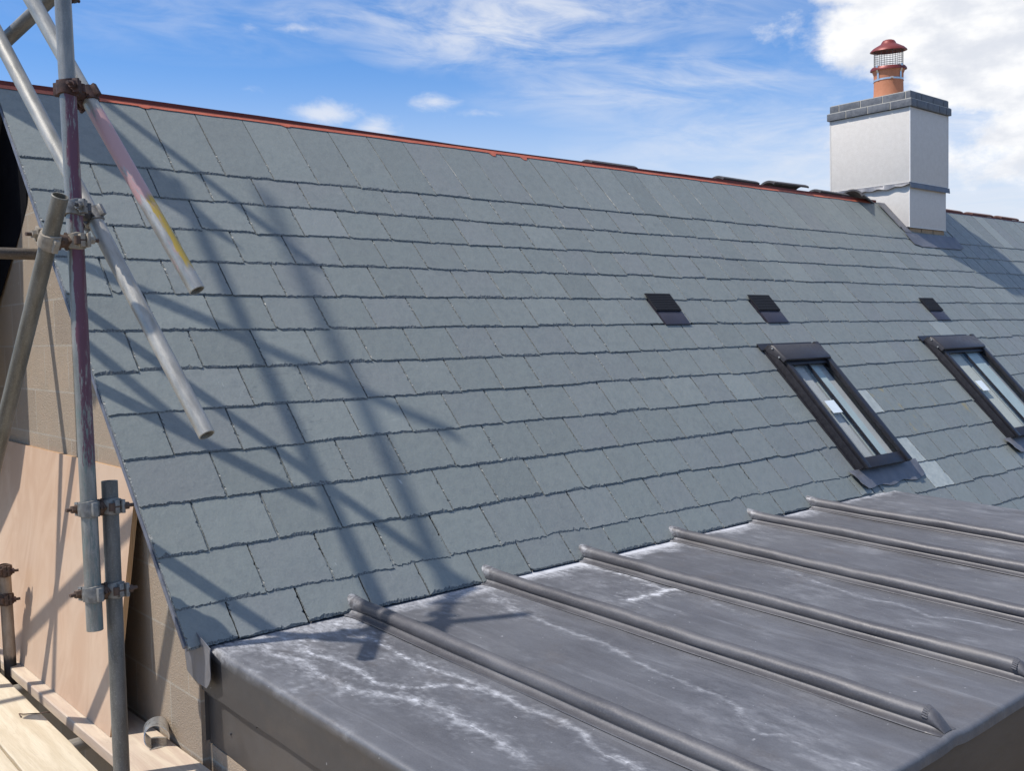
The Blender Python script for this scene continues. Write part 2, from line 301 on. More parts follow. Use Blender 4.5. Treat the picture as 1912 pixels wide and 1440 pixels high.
def board_mat(name, c1, c2):
    k = NT(name); a = k.noise(6, 6, 0.6, (3.5, 0.35, 1), 1.0); b = k.noise(80, 5, 0.7, (2.5, 0.12, 1)); d = k.noise(22, 5, 0.7)
    col = k.mix(k.mr(a, 0.35, 0.68), c1, c2); col = k.mix(k.mr(b, 0.5, 0.78, 0, 0.35), col, tuple(x*0.6 for x in c1))
    col = k.mix(k.mr(d, 0.62, 0.72, 0, 0.5), col, (0.46, 0.40, 0.33)); col = k.mix(k.mr(k.noise(40, 3, 0.6), 0.70, 0.75, 0, 0.6), col, (0.26, 0.20, 0.14))
    k.set(col=col, rough=0.85, spec=0.2); k.bump(b, 0.0012); return k.mat
def tube_mat(name, bands=(), c1=(0.25, 0.235, 0.205), c2=(0.41, 0.39, 0.35), metal=0.45, rough=0.42):
    """weathered galvanised tube; bands = (from, to, colour, side) painted lengths measured along the tube"""
    k = NT(name); a = k.noise(26, 7, 0.7, (1, 1, 0.25)); b = k.noise(6, 4, 0.6, (1, 1, 0.4)); f = k.noise(240, 3, 0.7)
    col = k.mix(k.mr(a, 0.34, 0.68), c1, c2); col = k.mix(k.mr(b, 0.5, 0.72, 0, 0.45), col, tuple(x*0.72 for x in c1))
    col = k.mix(k.mr(f, 0.5, 0.8, 0, 0.3), col, (0.52, 0.51, 0.47))
    col = k.mix(k.mr(k.noise(45, 5, 0.7, (1, 1, 0.6)), 0.64, 0.72, 0, 0.5), col, (0.17, 0.12, 0.085))
    s3 = k.sep(k.tc.outputs['Object']); mt = metal; cover = None
    for z0, z1, c, ang, chip in bands:
        wz = k.ma('ADD', s3[2], k.ma('MULTIPLY', k.ma('SUBTRACT', a, 0.5), 0.10))
        m = k.ma('MULTIPLY', k.mr(wz, z0-0.015, z0+0.015), k.mr(wz, z1+0.015, z1-0.015))
        if ang is not None:
            dd = k.ma('ADD', k.ma('MULTIPLY', s3[0], math.cos(ang)/0.024), k.ma('MULTIPLY', s3[1], math.sin(ang)/0.024))
            m = k.ma('MULTIPLY', m, k.mr(k.ma('ADD', dd, k.ma('MULTIPLY', k.ma('SUBTRACT', a, 0.5), 1.6)), 0.33, 0.47))
        m = k.ma('MULTIPLY', m, k.mr(k.noise(60, 7, 0.75, (1, 1, 0.16)), chip+0.035, chip-0.03), True)
        col = k.mix(m, col, c); cover = m if cover is None else k.ma('MAXIMUM', cover, m)
    if cover is not None: mt = k.ma('MULTIPLY', k.ma('SUBTRACT', 1.0, cover), metal)
    k.set(col=col, rough=k.mr(a, 0.3, 0.7, rough-0.08, rough+0.12), metal=mt); k.bump(f, 0.0004, 0.7); return k.mat
def brick_mat(): return plain('blue_brick', (0.085, 0.092, 0.105), (0.155, 0.162, 0.178), 24, 0.6)
def glass_mat():
    k = NT('glass'); k.N.remove(k.p); o = k.N['Material Output']
    tr = k.n('ShaderNodeBsdfTransparent'); tr.inputs[0].default_value = (0.90, 0.93, 0.92, 1)
    gl = k.n('ShaderNodeBsdfGlossy'); gl.inputs['Roughness'].default_value = 0.03; fr = k.n('ShaderNodeFresnel'); fr.inputs[0].default_value = 1.52
    mx = k.n('ShaderNodeMixShader'); geo = k.n('ShaderNodeNewGeometry'); k.t.links.new(k.ma('MULTIPLY', k.ma('MULTIPLY', fr.outputs[0], 0.42, True), k.ma('SUBTRACT', 1.0, geo.outputs['Backfacing'])), mx.inputs[0]); k.t.links.new(tr.outputs[0], mx.inputs[1]); k.t.links.new(gl.outputs[0], mx.inputs[2])
    k.t.links.new(mx.outputs[0], o.inputs[0]); return k.mat
M = dict(
    slate=slate_mat(), lead=lead_mat(), roll=roll_mat(), block=block_mat(), ply=ply_mat(), brick=brick_mat(), glass=glass_mat(),
    mortar=plain('mortar', (0.44, 0.42, 0.37), (0.55, 0.52, 0.46), 80, 0.9),
    render=plain('render_coat', (0.595, 0.56, 0.515), (0.66, 0.625, 0.58), 160, 0.9, 0, 0.0014, spec=0.2),
    bead=plain('render_bead', (0.63, 0.61, 0.58), (0.70, 0.68, 0.65), 40, 0.5),
    black=plain('black_sheet', (0.004, 0.004, 0.006), (0.009, 0.009, 0.011), 12, 0.9, 0, 0.002, spec=0.05),
    felt=plain('roof_boarding', (0.03, 0.03, 0.032), (0.045, 0.045, 0.047), 30, 0.9),
    verge=plain('verge_strip', (0.10, 0.115, 0.155), (0.17, 0.185, 0.23), 30, 0.5),
    ridge=plain('red_batten', (0.105, 0.018, 0.015), (0.155, 0.031, 0.023), 40, 0.7),
    memb=plain('orange_membrane', (0.40, 0.095, 0.055), (0.48, 0.13, 0.075), 30, 0.6),
    tile=plain('ridge_tile', (0.050, 0.048, 0.052), (0.085, 0.080, 0.082), 60, 0.7),
    tilered=plain('ridge_tile_red', (0.105, 0.058, 0.048), (0.15, 0.082, 0.066), 60, 0.8),
    frame=plain('window_paint', (0.014, 0.013, 0.016), (0.021, 0.020, 0.024), 40, 0.42, 0.0, 0.0002),
    cover=plain('window_cover', (0.032, 0.030, 0.034), (0.044, 0.042, 0.047), 40, 0.42, 0.1, 0.0003),
    vent=plain('vent_plastic', (0.028, 0.026, 0.038), (0.040, 0.037, 0.052), 60, 0.42),
    ventblack=plain('vent_mesh', (0.006, 0.006, 0.008), (0.010, 0.010, 0.012), 60, 0.7),
    apron=plain('lead_apron', (0.125, 0.127, 0.142), (0.19, 0.192, 0.21), 18, 0.5, 0.3, 0.002),
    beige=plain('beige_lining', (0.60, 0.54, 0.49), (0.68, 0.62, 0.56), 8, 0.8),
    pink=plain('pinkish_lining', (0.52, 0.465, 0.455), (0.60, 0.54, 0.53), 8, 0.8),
    pale_reflection=plain('pale_reflection_strip', (0.53, 0.56, 0.57), (0.60, 0.63, 0.64), 6, 0.6),  # pale strip standing for a reflection in the pane
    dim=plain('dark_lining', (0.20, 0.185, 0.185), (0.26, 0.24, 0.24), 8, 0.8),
    dim2=plain('grey_reflection_strip', (0.34, 0.31, 0.31), (0.42, 0.385, 0.38), 8, 0.8),  # darker strips standing for the frame reflected in the pane
    sticker=plain('white_sticker', (0.66, 0.72, 0.74), (0.72, 0.78, 0.80), 20, 0.5),
    pot=plain('terracotta', (0.42, 0.165, 0.085), (0.50, 0.215, 0.12), 18, 0.8),
    cowl=plain('red_enamel', (0.15, 0.026, 0.024), (0.20, 0.040, 0.034), 12, 0.42, 0.2, 0.0002),
    steel=plain('bright_steel', (0.55, 0.55, 0.54), (0.68, 0.68, 0.67), 40, 0.32, 0.8, 0.0002),
    wire=plain('dark_wire', (0.07, 0.07, 0.075), (0.11, 0.11, 0.115), 60, 0.5, 0.6, 0),
    rust=plain('rusty_clamp', (0.062, 0.042, 0.032), (0.13, 0.085, 0.064), 70, 0.75, 0.25, 0.0012),
    darkrust=plain('dark_rusty_clamp', (0.035, 0.022, 0.020), (0.10, 0.052, 0.042), 70, 0.7, 0.25, 0.0012),
    zinc=plain('zinc_clamp', (0.15, 0.145, 0.135), (0.30, 0.29, 0.27), 70, 0.5, 0.5, 0.0010),
    tan=plain('cement_splashed_clamp', (0.24, 0.205, 0.16), (0.38, 0.335, 0.27), 60, 0.75, 0.15, 0.0012),
    panel=plain('dark_cladding', (0.052, 0.048, 0.046), (0.078, 0.072, 0.068), 9, 0.5, 0.15, 0.0015),
    fascia=plain('brown_fascia', (0.085, 0.062, 0.045), (0.12, 0.09, 0.066), 20, 0.6, 0, 0.0006, (1, 1, 4)),
    plyedge=plain('plywood_edge', (0.36, 0.20, 0.095), (0.58, 0.38, 0.20), 26, 0.8, 0, 0.0006, (12, 0.3, 0.1)),
    board=board_mat('scaffold_board', (0.50, 0.42, 0.30), (0.61, 0.53, 0.40)),
    board2=board_mat('scaffold_board_pink', (0.46, 0.36, 0.28), (0.56, 0.47, 0.36)),
    earth=plain('earth', (0.16, 0.13, 0.09), (0.24, 0.20, 0.15), 1.2, 0.95, 0, 0.02),
)

# ================================================================== ground
mesh('ground', [(-400,-400,-5.3),(400,-400,-5.3),(400,400,-5.3),(-400,400,-5.3)], [(0,1,2,3)], M['earth'])['kind'] = 'structure'

# ================================================================== the house
house = tag(empty('house', (0.06, 0, -5.3)), 'new house with a steep grey-green slate roof, rendered chimney and bare block gable wall', 'house')
G = 0.2; W_S = 0.2505; T_S = 0.0043; A0 = 0.0110; STEP = 0.0055
SKY = [(4.068, 4.58, 1.405, 2.405), (6.128, 6.83, 1.385, 2.385)]
VENT = [(3.308, 3.528, 0.972, 1.206), (4.325, 4.556, 0.970, 1.202), (6.625, 6.850, 0.972, 1.200)]
UEND = 15.0
def course_list():
    cs = [dict(k=1, v=0.2, top=-0.315, u0=0.0), ]
    for k in range(2, 13): cs.append(dict(k=k, v=k*G, top=k*G-0.41, u0=0.0))
    cs.append(dict(k=13, v=2.536, top=2.30, u0=0.0, u1=4.16))
    for k in range(13, 19): cs.append(dict(k=k, v=k*G, top=k*G-0.41, u0=4.16 if k == 13 else 3.9))
    return cs
def perps(c):
    k = c['k']; L0 = c['u0']; L1 = c.get('u1', UEND)
    if k in PERP:
        src = PERP[k]; out = [src[0]]
        for u in src[1:]:
            n = max(1, round((u-out[-1])/W_S)); p = out[-1]
            for i in range(1, n+1): out.append(p+(u-p)*i/n)
        while out[0]-W_S > 0.13: out.insert(0, out[0]-W_S)
    elif c['v'] == 2.536: out = [0.170, 0.420, 0.672]
    else: out = [L0 + (0.30 if k % 2 else 0.176)]
    while out[-1] < L1+0.3: out.append(out[-1]+W_S+rng.normal(0, 0.0015))
    us = [L0]+[u for u in out if L0+0.06 < u < L1-0.05]+[L1]
    return us
def rough_edge(n, amp, lo, bite=0.008):
    i = np.arange(n); lo_f = np.interp(i/3.7, np.arange(n+2), rng.random(n+2)); hi_f = rng.random(n)
    x = 0.62*lo_f**1.4 + 0.38*hi_f
    return lo + amp*x + bite*(rng.random(n) > 0.90)*rng.random(n)
def build_slates():
    V = []; F = []; cols = []; hues = []
    def slab(u0, u1, v0, v1, pale, rust, near):
        tone = float(np.clip(rng.normal(0.45, 0.20), 0, 1)); hue = rng.random()
        t = T_S*rng.uniform(0.85, 1.25); lift = rng.uniform(0, 0.0012); dv = rng.normal(0, 0.0026)
        gl, gr = rng.uniform(0.0012, 0.0027, 2)*(1.0 if near == 2 else (1.35 if near else 1.7))
        if rng.random() < 0.14: gr += rng.uniform(0.001, 0.0035)
        a, b = u0+gl, u1-gr; v1 = v1+dv; sk = rng.normal(0, 0.0018)
        vis = min(0.235, v1-v0); ds = 0.0055 if near == 2 else (0.014 if near == 1 else 0.03)
        nt = max(4, int((b-a)/ds)); ns = max(3, int(vis/(ds*1.3)))
        H = lambda v: A0+STEP*((v-(v1-G))/G)+lift
        ro = 0.0026 if near else 0.0012
        cl = rng.uniform(0.008, 0.022) if rng.random() < 0.22 else rng.uniform(0, 0.004)
        cr = rng.uniform(0.006, 0.016) if rng.random() < 0.14 else rng.uniform(0, 0.004)
        rk = rng.uniform(0.35, 1.35); tails = rough_edge(nt+1, rk*(0.0140 if near == 2 else (0.010 if near else 0.007)), 0.0022, 0.008*rk); tail = []
        for i in range(nt+1):
            u = a+(b-a)*i/nt; w = rng.normal(0, 0.0010); q = min(u-a, b-u)
            up = max(0, cl-(u-a))*0.75+max(0, cr-(b-u))*0.75
            tail.append(((u, v1-up+w+sk*(i/nt-0.5)*2, 1, 0), tails[i]*(0.25+0.75*min(1, q/0.022))))
        P = []; ins = []     # outline: down the left side, along the tail, up the right side; the top face is inset
        P.append((a, v0, 0, 1)); ins.append(0)
        lim = tail[0][0][1]-tail[0][1]-0.003
        for i, e in enumerate(rough_edge(ns, ro, 0.0004, 0.0075 if near else 0.003)):
            if v1-vis+vis*i/ns < lim: P.append((a, v1-vis+vis*i/ns, 0, 1)); ins.append(e)
        for p, e in tail: P.append(p); ins.append(e)
        lim = tail[-1][0][1]-tail[-1][1]-0.003
        for i, e in enumerate(rough_edge(ns, ro, 0.0004, 0.0075 if near else 0.003)):
            if v1-vis*(i+1)/ns < lim: P.append((b, v1-vis*(i+1)/ns, 0, -1)); ins.append(e)
        P.append((b, v0, 0, -1)); ins.append(0)
        n = len(V); m = len(P)
        for (u, v, dt, dsd), e in zip(P, ins): V.append(rp(u, v, H(v)-t))
        for i, ((u, v, dt, dsd), e) in enumerate(zip(P, ins)):
            uu = u+dsd*e; vv = v-(e if dt else 0)
            if dt: uu = min(max(uu, a+0.0012), b-0.0012)
            V.append(rp(uu, vv, H(vv)))
        F.append([n+m+i for i in range(m)]); cols.append((tone, 0, pale, rust)); hues.append(hue)
        for i in range(m-1):
            F.append([n+i, n+i+1, n+m+i+1, n+m+i]); cols.append((tone, 1, pale, rust)); hues.append(hue)
    PALES = [(4.79, 2.0), (4.80, 2.4), (4.90, 2.6), (6.60, 1.4)]
    RUST = [(4.98, 2.0), (5.42, 2.0), (5.2, 2.2), (5.75, 2.2)]
    for c in course_list():
        us = perps(c)
        for a, b in zip(us[:-1], us[1:]):
            v0, v1 = c['top'], c['v']; segs = [(a, b)]
            for (x0, x1, y0, y1) in SKY+VENT:
                if v1-G >= y1-0.05: 
                    if any(s[1] > x0 and s[0] < x1 for s in segs): v0 = max(v0, y1-0.005)
                    continue
                if v1 <= y0+0.03: continue
                ns = []
                for s in segs:
                    if s[1] <= x0 or s[0] >= x1: ns.append(s); continue
                    if s[0] < x0-0.02: ns.append((s[0], x0-0.012 if x0 > 4.0 and y1 > 2 else x0+0.004))
                    if s[1] > x1+0.02: ns.append((x1-0.004, s[1]))
                segs = ns
            if c['k'] <= 2 or v0 < 0.12:       # the chimney stands in the way
                ns = []
                for s in segs:
                    if v1 <= 0.22 and s[0] > 7.5 and s[1] < 8.45: continue
                    ns.append(s)
                segs = ns
            for s in segs:
                mid = (s[0]+s[1])/2
                pale = 1.0 if any(abs(mid-q[0]) < 0.126 and abs(v1-q[1]) < 0.02 for q in PALES) else (0.18 if rng.random() < 0.025 else 0)
                if pale == 1.0 and v1 < 1.5: pale = 0.4
                rust = 1.0 if any(abs(mid-q[0]) < 0.126 and abs(v1-q[1]) < 0.02 for q in RUST) else 0
                slab(s[0], s[1], v0, v1, pale, rust, 2 if mid < 3.0 else (1 if mid < 7 else 0))
    o = mesh('slate_roof', V, F, M['slate'], house)
    me = o.data
    at = me.attributes.new('slate', 'FLOAT_COLOR', 'FACE'); at.data.foreach_set('color', np.array(cols, dtype=np.float32).ravel())
    at = me.attributes.new('hue', 'FLOAT', 'FACE'); at.data.foreach_set('value', np.array(hues, dtype=np.float32))
    return o
roof = build_slates()

# boarding under the slates, with openings for the two windows, and the far slope
mb = MB()
for a, b, c, d in ((0.02, 4.06, -0.30, 2.50), (4.06, 4.58, -0.30, 1.42), (4.06, 4.58, 2.39, 3.4), (4.58, 6.12, -0.30, 3.4), (6.12, 6.83, -0.30, 1.40), (6.12, 6.83, 2.37, 3.4), (6.83, UEND, -0.30, 3.4)):
    mb.rbox(a, b, c, d, -0.045, -0.009)
mb.build('roof_boarding', M['felt'], house)
YR, ZR = 0.214, 0.238
mb = MB(); mb.hexa([(0.0, YR+0.02, ZR-0.06), (UEND, YR+0.02, ZR-0.06), (UEND, YR+2.3, ZR-0.06-2.28*SP/CP), (0.0, YR+2.3, ZR-0.06-2.28*SP/CP),
                    (0.0, YR+0.02, ZR-0.02), (UEND, YR+0.02, ZR-0.02), (UEND, YR+2.3, ZR-0.02-2.28*SP/CP), (0.0, YR+2.3, ZR-0.02-2.28*SP/CP)])
mb.build('rear_slope', M['felt'], house)
# verge: undercloak strip that shows as a thin blue-grey line under the end slates
mb = MB(); mb.rbox(0.004, 0.075, -0.31, 2.51, -0.030, -0.0095, 0, 0.002); mb.rbox(0.030, 0.070, -0.31, 2.50, -0.075, -0.031, 0, 0.002)
soft(mb.build('verge_strip', M['verge'], house))
# gable wall, front and end walls
yl = lambda y: (y*math.tan(PITCH)-0.07 if y < YR else (2*YR-y)*math.tan(PITCH)-0.07)
ys = [-1.60, YR, 2.0]
def prism(mb, x0, x1, prof):
    n = len(prof); v = [(x0, y, z) for y, z in prof]+[(x1, y, z) for y, z in prof]
    mb.add(v, [tuple(range(n))[::-1], tuple(range(n, 2*n))]+[(i, (i+1) % n, n+(i+1) % n, n+i) for i in range(n)])
mb = MB(); prism(mb, 0.062, 0.275, [(-1.64, -5.3), (-1.64, yl(-1.64)-0.03), (YR, yl(YR)), (2.0, yl(2.0)), (2.0, -5.3)])
mb.build('gable_wall', M['block'], house)
mb = MB(); mb.box((4.30, -2.15, -5.3), (UEND-0.1, -1.95, -2.50)); mb.box((0.28, 1.80, -5.3), (UEND-0.1, 2.0, -1.85)); mb.box((UEND-0.09, -2.15, -5.3), (UEND+0.05, 2.0, -2.5))
mb.build('outer_wall', M['block'], house)
# the red batten along the ridge and the orange membrane that lips over the top slates
mb = MB()
for x0, x1 in ((-0.02, 7.50), (8.36, UEND)):
    n = int((x1-x0)/0.25); xs = np.linspace(x0, x1, n); rings = []
    for x in xs:
        dz = 0.0022*math.sin(x*1.7)-(0.008 if x > 8 else 0)+rng.normal(0, 0.0004)-0.010*math.exp(-((x-3.2)/1.5)**2)
        rings.append([(x, YR-0.0145, ZR-0.085+dz), (x, YR-0.0120, ZR+0.013+dz), (x, YR+0.022, ZR+0.013+dz), (x, YR+0.027, ZR-0.085+dz)])
    mb.sweep(rings)
mb.build('ridge_batten', M['ridge'], house)
mb = MB()
for x0, x1 in ((-0.01, 7.42),):
    xs = np.arange(x0, x1, 0.06); rings = []
    for x in xs:
        dv = 0.0016*math.sin(x*9)+rng.normal(0, 0.0012)
        rings.append([rp(x, -0.312, 0.0020), rp(x, -0.280+dv, 0.0060), rp(x, -0.279+dv, 0.0078), rp(x, -0.312, 0.0050)])
    mb.sweep(rings)
for x in (2.845, 3.105, 0.664, 1.42): 
    k = 0.030 if x > 2 else 0.012
    mb.add([rp(x-0.03, -0.281, 0.0076), rp(x-0.008, -0.281+k, 0.0082), rp(x+0.014, -0.281+k, 0.0082), rp(x+0.035, -0.281, 0.0076),
            rp(x-0.03, -0.281, 0.0050), rp(x-0.008, -0.281+k, 0.0060), rp(x+0.014, -0.281+k, 0.0060), rp(x+0.035, -0.281, 0.0050)],
           [(0,1,2,3), (7,6,5,4), (0,4,5,1), (1,5,6,2), (2,6,7,3), (3,7,4,0)])
mb.build('ridge_membrane', M['memb'], house)

# ---------------------------------------------------------------- roof windows
def roof_window(u0, u1, v0, v1, warm):
    fr = MB(); hgt = 0.082
    fr.rbox(u0-0.010, u0+0.036, v0+0.02, v1-0.02, -0.12, hgt-0.022, 0, 0.003)          # upstand left
    fr.rbox(u1-0.048, u1-0.012, v0+0.02, v1-0.02, -0.12, hgt-0.022, 0, 0.003)
    fr.rbox(u0+0.0365, u1-0.0485, v1-0.055, v1-0.02, -0.12, hgt-0.024, 0, 0.003)
    fr.rbox(u0+0.0365, u1-0.0485, v0+0.02, v0+0.06, -0.12, hgt-0.024, 0, 0.003)
    fr.rbox(u0+0.004, u0+0.043, v0+0.03, v1-0.004, hgt-0.022, hgt-0.004, 0, 0.003)       # sash left
    fr.rbox(u1-0.058, u1-0.006, v0+0.03, v1-0.004, hgt-0.022, hgt+0.004, 0, 0.003)
    fr.rbox(u0+0.0435, u1-0.0585, v1-0.078, v1-0.006, hgt-0.030, hgt-0.010, 0, 0.003)
    fr.rbox(u0+0.0435, u1-0.0585, v0+0.05, v0+0.2, hgt-0.030, hgt-0.010, 0, 0.003)
    w = soft(fr.build('roof_window', M['frame'], house))
    cv = MB()
    prof = [(v0+0.035, 0.030), (v0+0.040, 0.078), (v0+0.055, 0.088), (v0+0.160, 0.100), (v0+0.176, 0.097), (v0+0.178, 0.082), (v0+0.150, 0.078)]
    cv.sweep([[rp(u, v, h-d) for v, h in prof] for u, d in ((u0-0.012, 0.012), (u0-0.006, 0.003), (u0+0.004, 0), (u1-0.028, 0), (u1-0.018, 0.003), (u1-0.012, 0.012))])
    soft(cv.build('cover', M['cover'], w), 50)
    for dv in (0.062, 0.135): MB().cyl(rp(u0-0.018, v0+dv, 0.070), rp(u0-0.011, v0+dv, 0.070), 0.006, 10).build('screw', M['steel'], w)
    fl = MB(); fl.rbox(u0-0.055, u1+0.030, v0-0.018, v0+0.036, 0.020, 0.0265, 0, 0.001)      # dark head flashing
    fl.rbox(u0-0.030, u0-0.0105, v0+0.0365, v1-0.01, 0.002, 0.0225, 0, 0.001); fl.rbox(u1-0.0115, u1+0.012, v0+0.0365, v1-0.01, 0.002, 0.0215)
    fl.build('flashing', M['frame'], w)
    # lead apron dressed over the slates below, its left corner curling up
    n = 22; rings = []
    for i in range(n+1):
        u = u0-0.115+(u1-u0+0.255)*i/n; cl = max(0, 1-(i/4.0)); wv = 0.0022*math.sin(i*1.9)
        lo = v1+0.098-0.02*cl+0.010*math.sin(i*0.8)-(0.02 if i == n else 0)
        row = []
        for j in range(7):
            t = j/6; v = v1-0.03+(lo-(v1-0.03))*t
            row.append((u, v, 0.030-0.0075*t+wv*t+cl*cl*0.030*t+0.004*(abs(t-0.5) < 0.2)*cl))
        rings.append([rp(*p) for p in row]+[rp(p[0], p[1], p[2]-0.0022) for p in row[::-1]])
    ap = MB(); ap.sweep(rings); soft(ap.build('apron', M['apron'], w), 60)
    pu0, pu1, pv0, pv1 = u0+0.042, u1-0.057, v0+0.18, v1-0.075; um = pu0+(pu1-pu0)*0.49
    gp = MB(); gp.rbox(pu0, um-0.0052, pv0, pv1, 0.058, 0.062); gp.rbox(um+0.0052, pu1, pv0, pv1, 0.058, 0.062); gp.build('pane', M['glass'], w)
    gb = MB(); gb.rbox(um-0.0050, um+0.0050, pv0, pv1, 0.045, 0.068, 0, 0.002); soft(gb.build('glazing_bar', M['frame'], w))
    # lining behind the glass; its pale and grey strips paint in frame reflections
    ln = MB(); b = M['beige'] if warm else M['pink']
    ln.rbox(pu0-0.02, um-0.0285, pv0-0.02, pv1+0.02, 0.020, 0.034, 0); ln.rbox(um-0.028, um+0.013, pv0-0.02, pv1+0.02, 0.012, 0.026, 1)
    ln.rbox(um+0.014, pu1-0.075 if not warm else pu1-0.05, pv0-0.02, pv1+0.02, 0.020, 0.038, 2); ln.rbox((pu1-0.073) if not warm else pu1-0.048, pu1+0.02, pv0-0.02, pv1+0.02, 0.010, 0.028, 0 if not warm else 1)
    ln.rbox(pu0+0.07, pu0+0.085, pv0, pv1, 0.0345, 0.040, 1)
    ln.build('lining', [b, M['dim2'], M['pale_reflection']], w)
    sk = MB(); sk.rbox(pu0+0.068, pu0+0.170, 1.895 if not warm else 1.86, 1.99 if not warm else 1.955, 0.0625, 0.0632); sk.build('sticker', M['sticker'], w)
    return w
w1 = roof_window(*SKY[0], False); w2 = roof_window(*SKY[1], True)

# ---------------------------------------------------------------- slate vents
for (u0, u1, v0, v1) in VENT:
    a = MB(); a.rbox(u0, u1, v0+0.125, v1, 0.004, 0.0215, 0, 0.002); a.rbox(u0, u0+0.010, v0, v0+0.125, 0.004, 0.024); a.rbox(u1-0.010, u1, v0, v0+0.125, 0.004, 0.024)
    v = soft(a.build('roof_vent', M['vent'], house))
    g = MB(); g.rbox(u0-0.012, u1-0.004, v0-0.012, v0+0.128, 0.0245, 0.030, 0, 0.002)
    for i in range(9): g.rbox(u0-0.006, u1-0.010, v0-0.004+i*0.0145, v0+0.002+i*0.0145, 0.0301, 0.0318)
    for i in range(12): g.rbox(u0-0.006+i*(u1-u0-0.006)/12, u0-0.003+i*(u1-u0-0.006)/12, v0-0.006, v0+0.122, 0.0301, 0.0310)
    g.build('grille', M['ventblack'], v)

# ---------------------------------------------------------------- chimney
CX0, CX1, CY0, CY1 = 7.587, 8.312, -0.085, 0.725
ch = MB(); ch.box((CX0, CY0, 0.398), (CX1, CY1, 1.073), 0, 0.004)
ch.box((CX0+0.012, CY0+0.012, -0.012), (CX1-0.012, CY1-0.012, 0.397), 0, 0.003)
chim = soft(ch.build('chimney', M['render'], house))
bd = MB()
for x, y in ((CX0, CY0), (CX1, CY0), (CX0, CY1)): bd.box((x-0.003, y-0.003, 0.396), (x+0.008, y+0.008, 1.072))
bd.box((CX0-0.004, CY0+0.008, 0.392), (CX0+0.006, CY1, 0.3975)); bd.box((CX0+0.006, CY0-0.004, 0.392), (CX1, CY0+0.006, 0.3975))
bd.box((CX0+0.009, CY0+0.009, -0.014), (CX0+0.018, CY0+0.018, 0.355)); bd.box((CX0+0.018, CY0+0.006, -0.018), (CX1-0.012, CY0+0.016, -0.011))
bd.build('corner_bead', M['bead'], chim)
bb = MB(); bb.box((CX0+0.03, CY0+0.030, -0.5), (CX1-0.03, CY1-0.03, -0.010))
for i in range(3): bb.box((CX0+0.035+i*0.225, CY0+0.022, -0.085), (CX0+0.245+i*0.225, CY0+0.0295, -0.020), 1, 0.002)
bb.build('brick_base', [M['apron'], plain('buff_brick', (0.30, 0.20, 0.12), (0.42, 0.30, 0.19), 40, 0.85)], chim)
cp = MB()
def brick_row(x0, x1, y0, y1, z0, z1, off):
    cp.box((x0+0.006, y0+0.006, z0+0.001), (x1-0.006, y1-0.006, z1+0.006), 1)
    def run(L, f):
        p = -off
        while p < L:
            a, b = max(0, p), min(L, p+0.215)
            if b-a > 0.03: f(a, b)
            p += 0.225
    run(y1-y0, lambda a, b: (cp.box((x0, y1-b, z0), (x0+0.1, y1-a, z1), 0, 0.002), cp.box((x1-0.1, y1-b, z0), (x1, y1-a, z1), 0, 0.002)))
    run(x1-x0-0.22, lambda a, b: (cp.box((x0+0.11+a, y0, z0), (x0+0.11+b, y0+0.1, z1), 0, 0.002), cp.box((x0+0.11+a, y1-0.1, z0), (x0+0.11+b, y1, z1), 0, 0.002)))
brick_row(CX0-0.024, CX1+0.024, CY0-0.024, CY1+0.024, 1.076, 1.141, 0.02)
brick_row(CX0-0.004, CX1+0.004, CY0-0.004, CY1+0.004, 1.149, 1.214, 0.125)
cp.box((CX0+0.09, CY0+0.09, 1.10), (CX1-0.09, CY1-0.09, 1.222), 1)
soft(cp.build('brick_capping', [M['brick'], M['mortar']], chim))
# lead tray: a wavy skirt on the left face, a straight one on the front
tr = MB(); rings = []
for i in range(37):
    y = CY1-(CY1-CY0)*i/36; t = i/36
    dz = -0.062+0.038*t+0.007*math.sin(i*0.9)+0.005*math.sin(i*0.37+1); bl = 0.010+0.016*(0.5+0.5*math.sin(i*0.62))*(1-0.5*t)
    rings.append([(CX0+0.010, y, 0.391), (CX0-0.006, y, 0.389), (CX0-0.002-bl, y, 0.391+dz), (CX0+0.002-bl, y, 0.391+dz-0.002), (CX0+0.0, y, 0.384)])
tr.sweep(rings)
rings = []
for i in range(25):
    x = CX0-0.014+(CX1-CX0+0.034)*i/24; w = 0.002*math.sin(i*1.1)
    rings.append([(x, CY0+0.010, 0.391), (x, CY0-0.007, 0.389), (x, CY0-0.015+w, 0.342), (x, CY0-0.011+w, 0.341), (x, CY0-0.002, 0.384)])
tr.sweep(rings); soft(tr.build('lead_tray', M['apron'], chim), 60)
ap = MB(); rings = []
for i in range(27):
    u = CX0-0.135+(CX1-CX0+0.235)*i/26; w = 0.0015*math.sin(i*1.3); e = 0.028*max(0, 1-i/3)+0.028*max(0, 1-(26-i)/3)
    P = [(u, 0.128, 0.030), (u, 0.16, 0.0245+w), (u, 0.296-e, 0.0215+w), (u, 0.297-e, 0.0190+w), (u, 0.128, 0.026)]
    rings.append([rp(*p) for p in P])
ap.sweep(rings); ap.rbox(CX0-0.10, CX0+0.016, -0.285, 0.115, 0.021, 0.025); ap.rbox(CX0-0.115, CX0-0.10, -0.27, 0.05, 0.020, 0.029)
soft(ap.build('lead_apron', M['apron'], chim), 60)
PX, PY = 7.965, 0.330
def lathe(mb, cx, cy, prof, n=40, mi=0, tilt=None):
    rings = [[(cx+r*math.cos(t), cy+r*math.sin(t), z) for t in np.linspace(0, 2*math.pi, n, endpoint=False)] for r, z in prof]
    if tilt: rings = [[tuple(tilt @ Vector(p)) for p in r] for r in rings]
    mb.sweep(rings, mi, caps=False); return mb
pt = lathe(MB(), PX, PY, [(0.150, 1.21), (0.142, 1.26), (0.136, 1.32), (0.134, 1.42), (0.136, 1.50), (0.146, 1.525), (0.148, 1.556), (0.140, 1.560), (0.118, 1.556), (0.116, 1.3)])
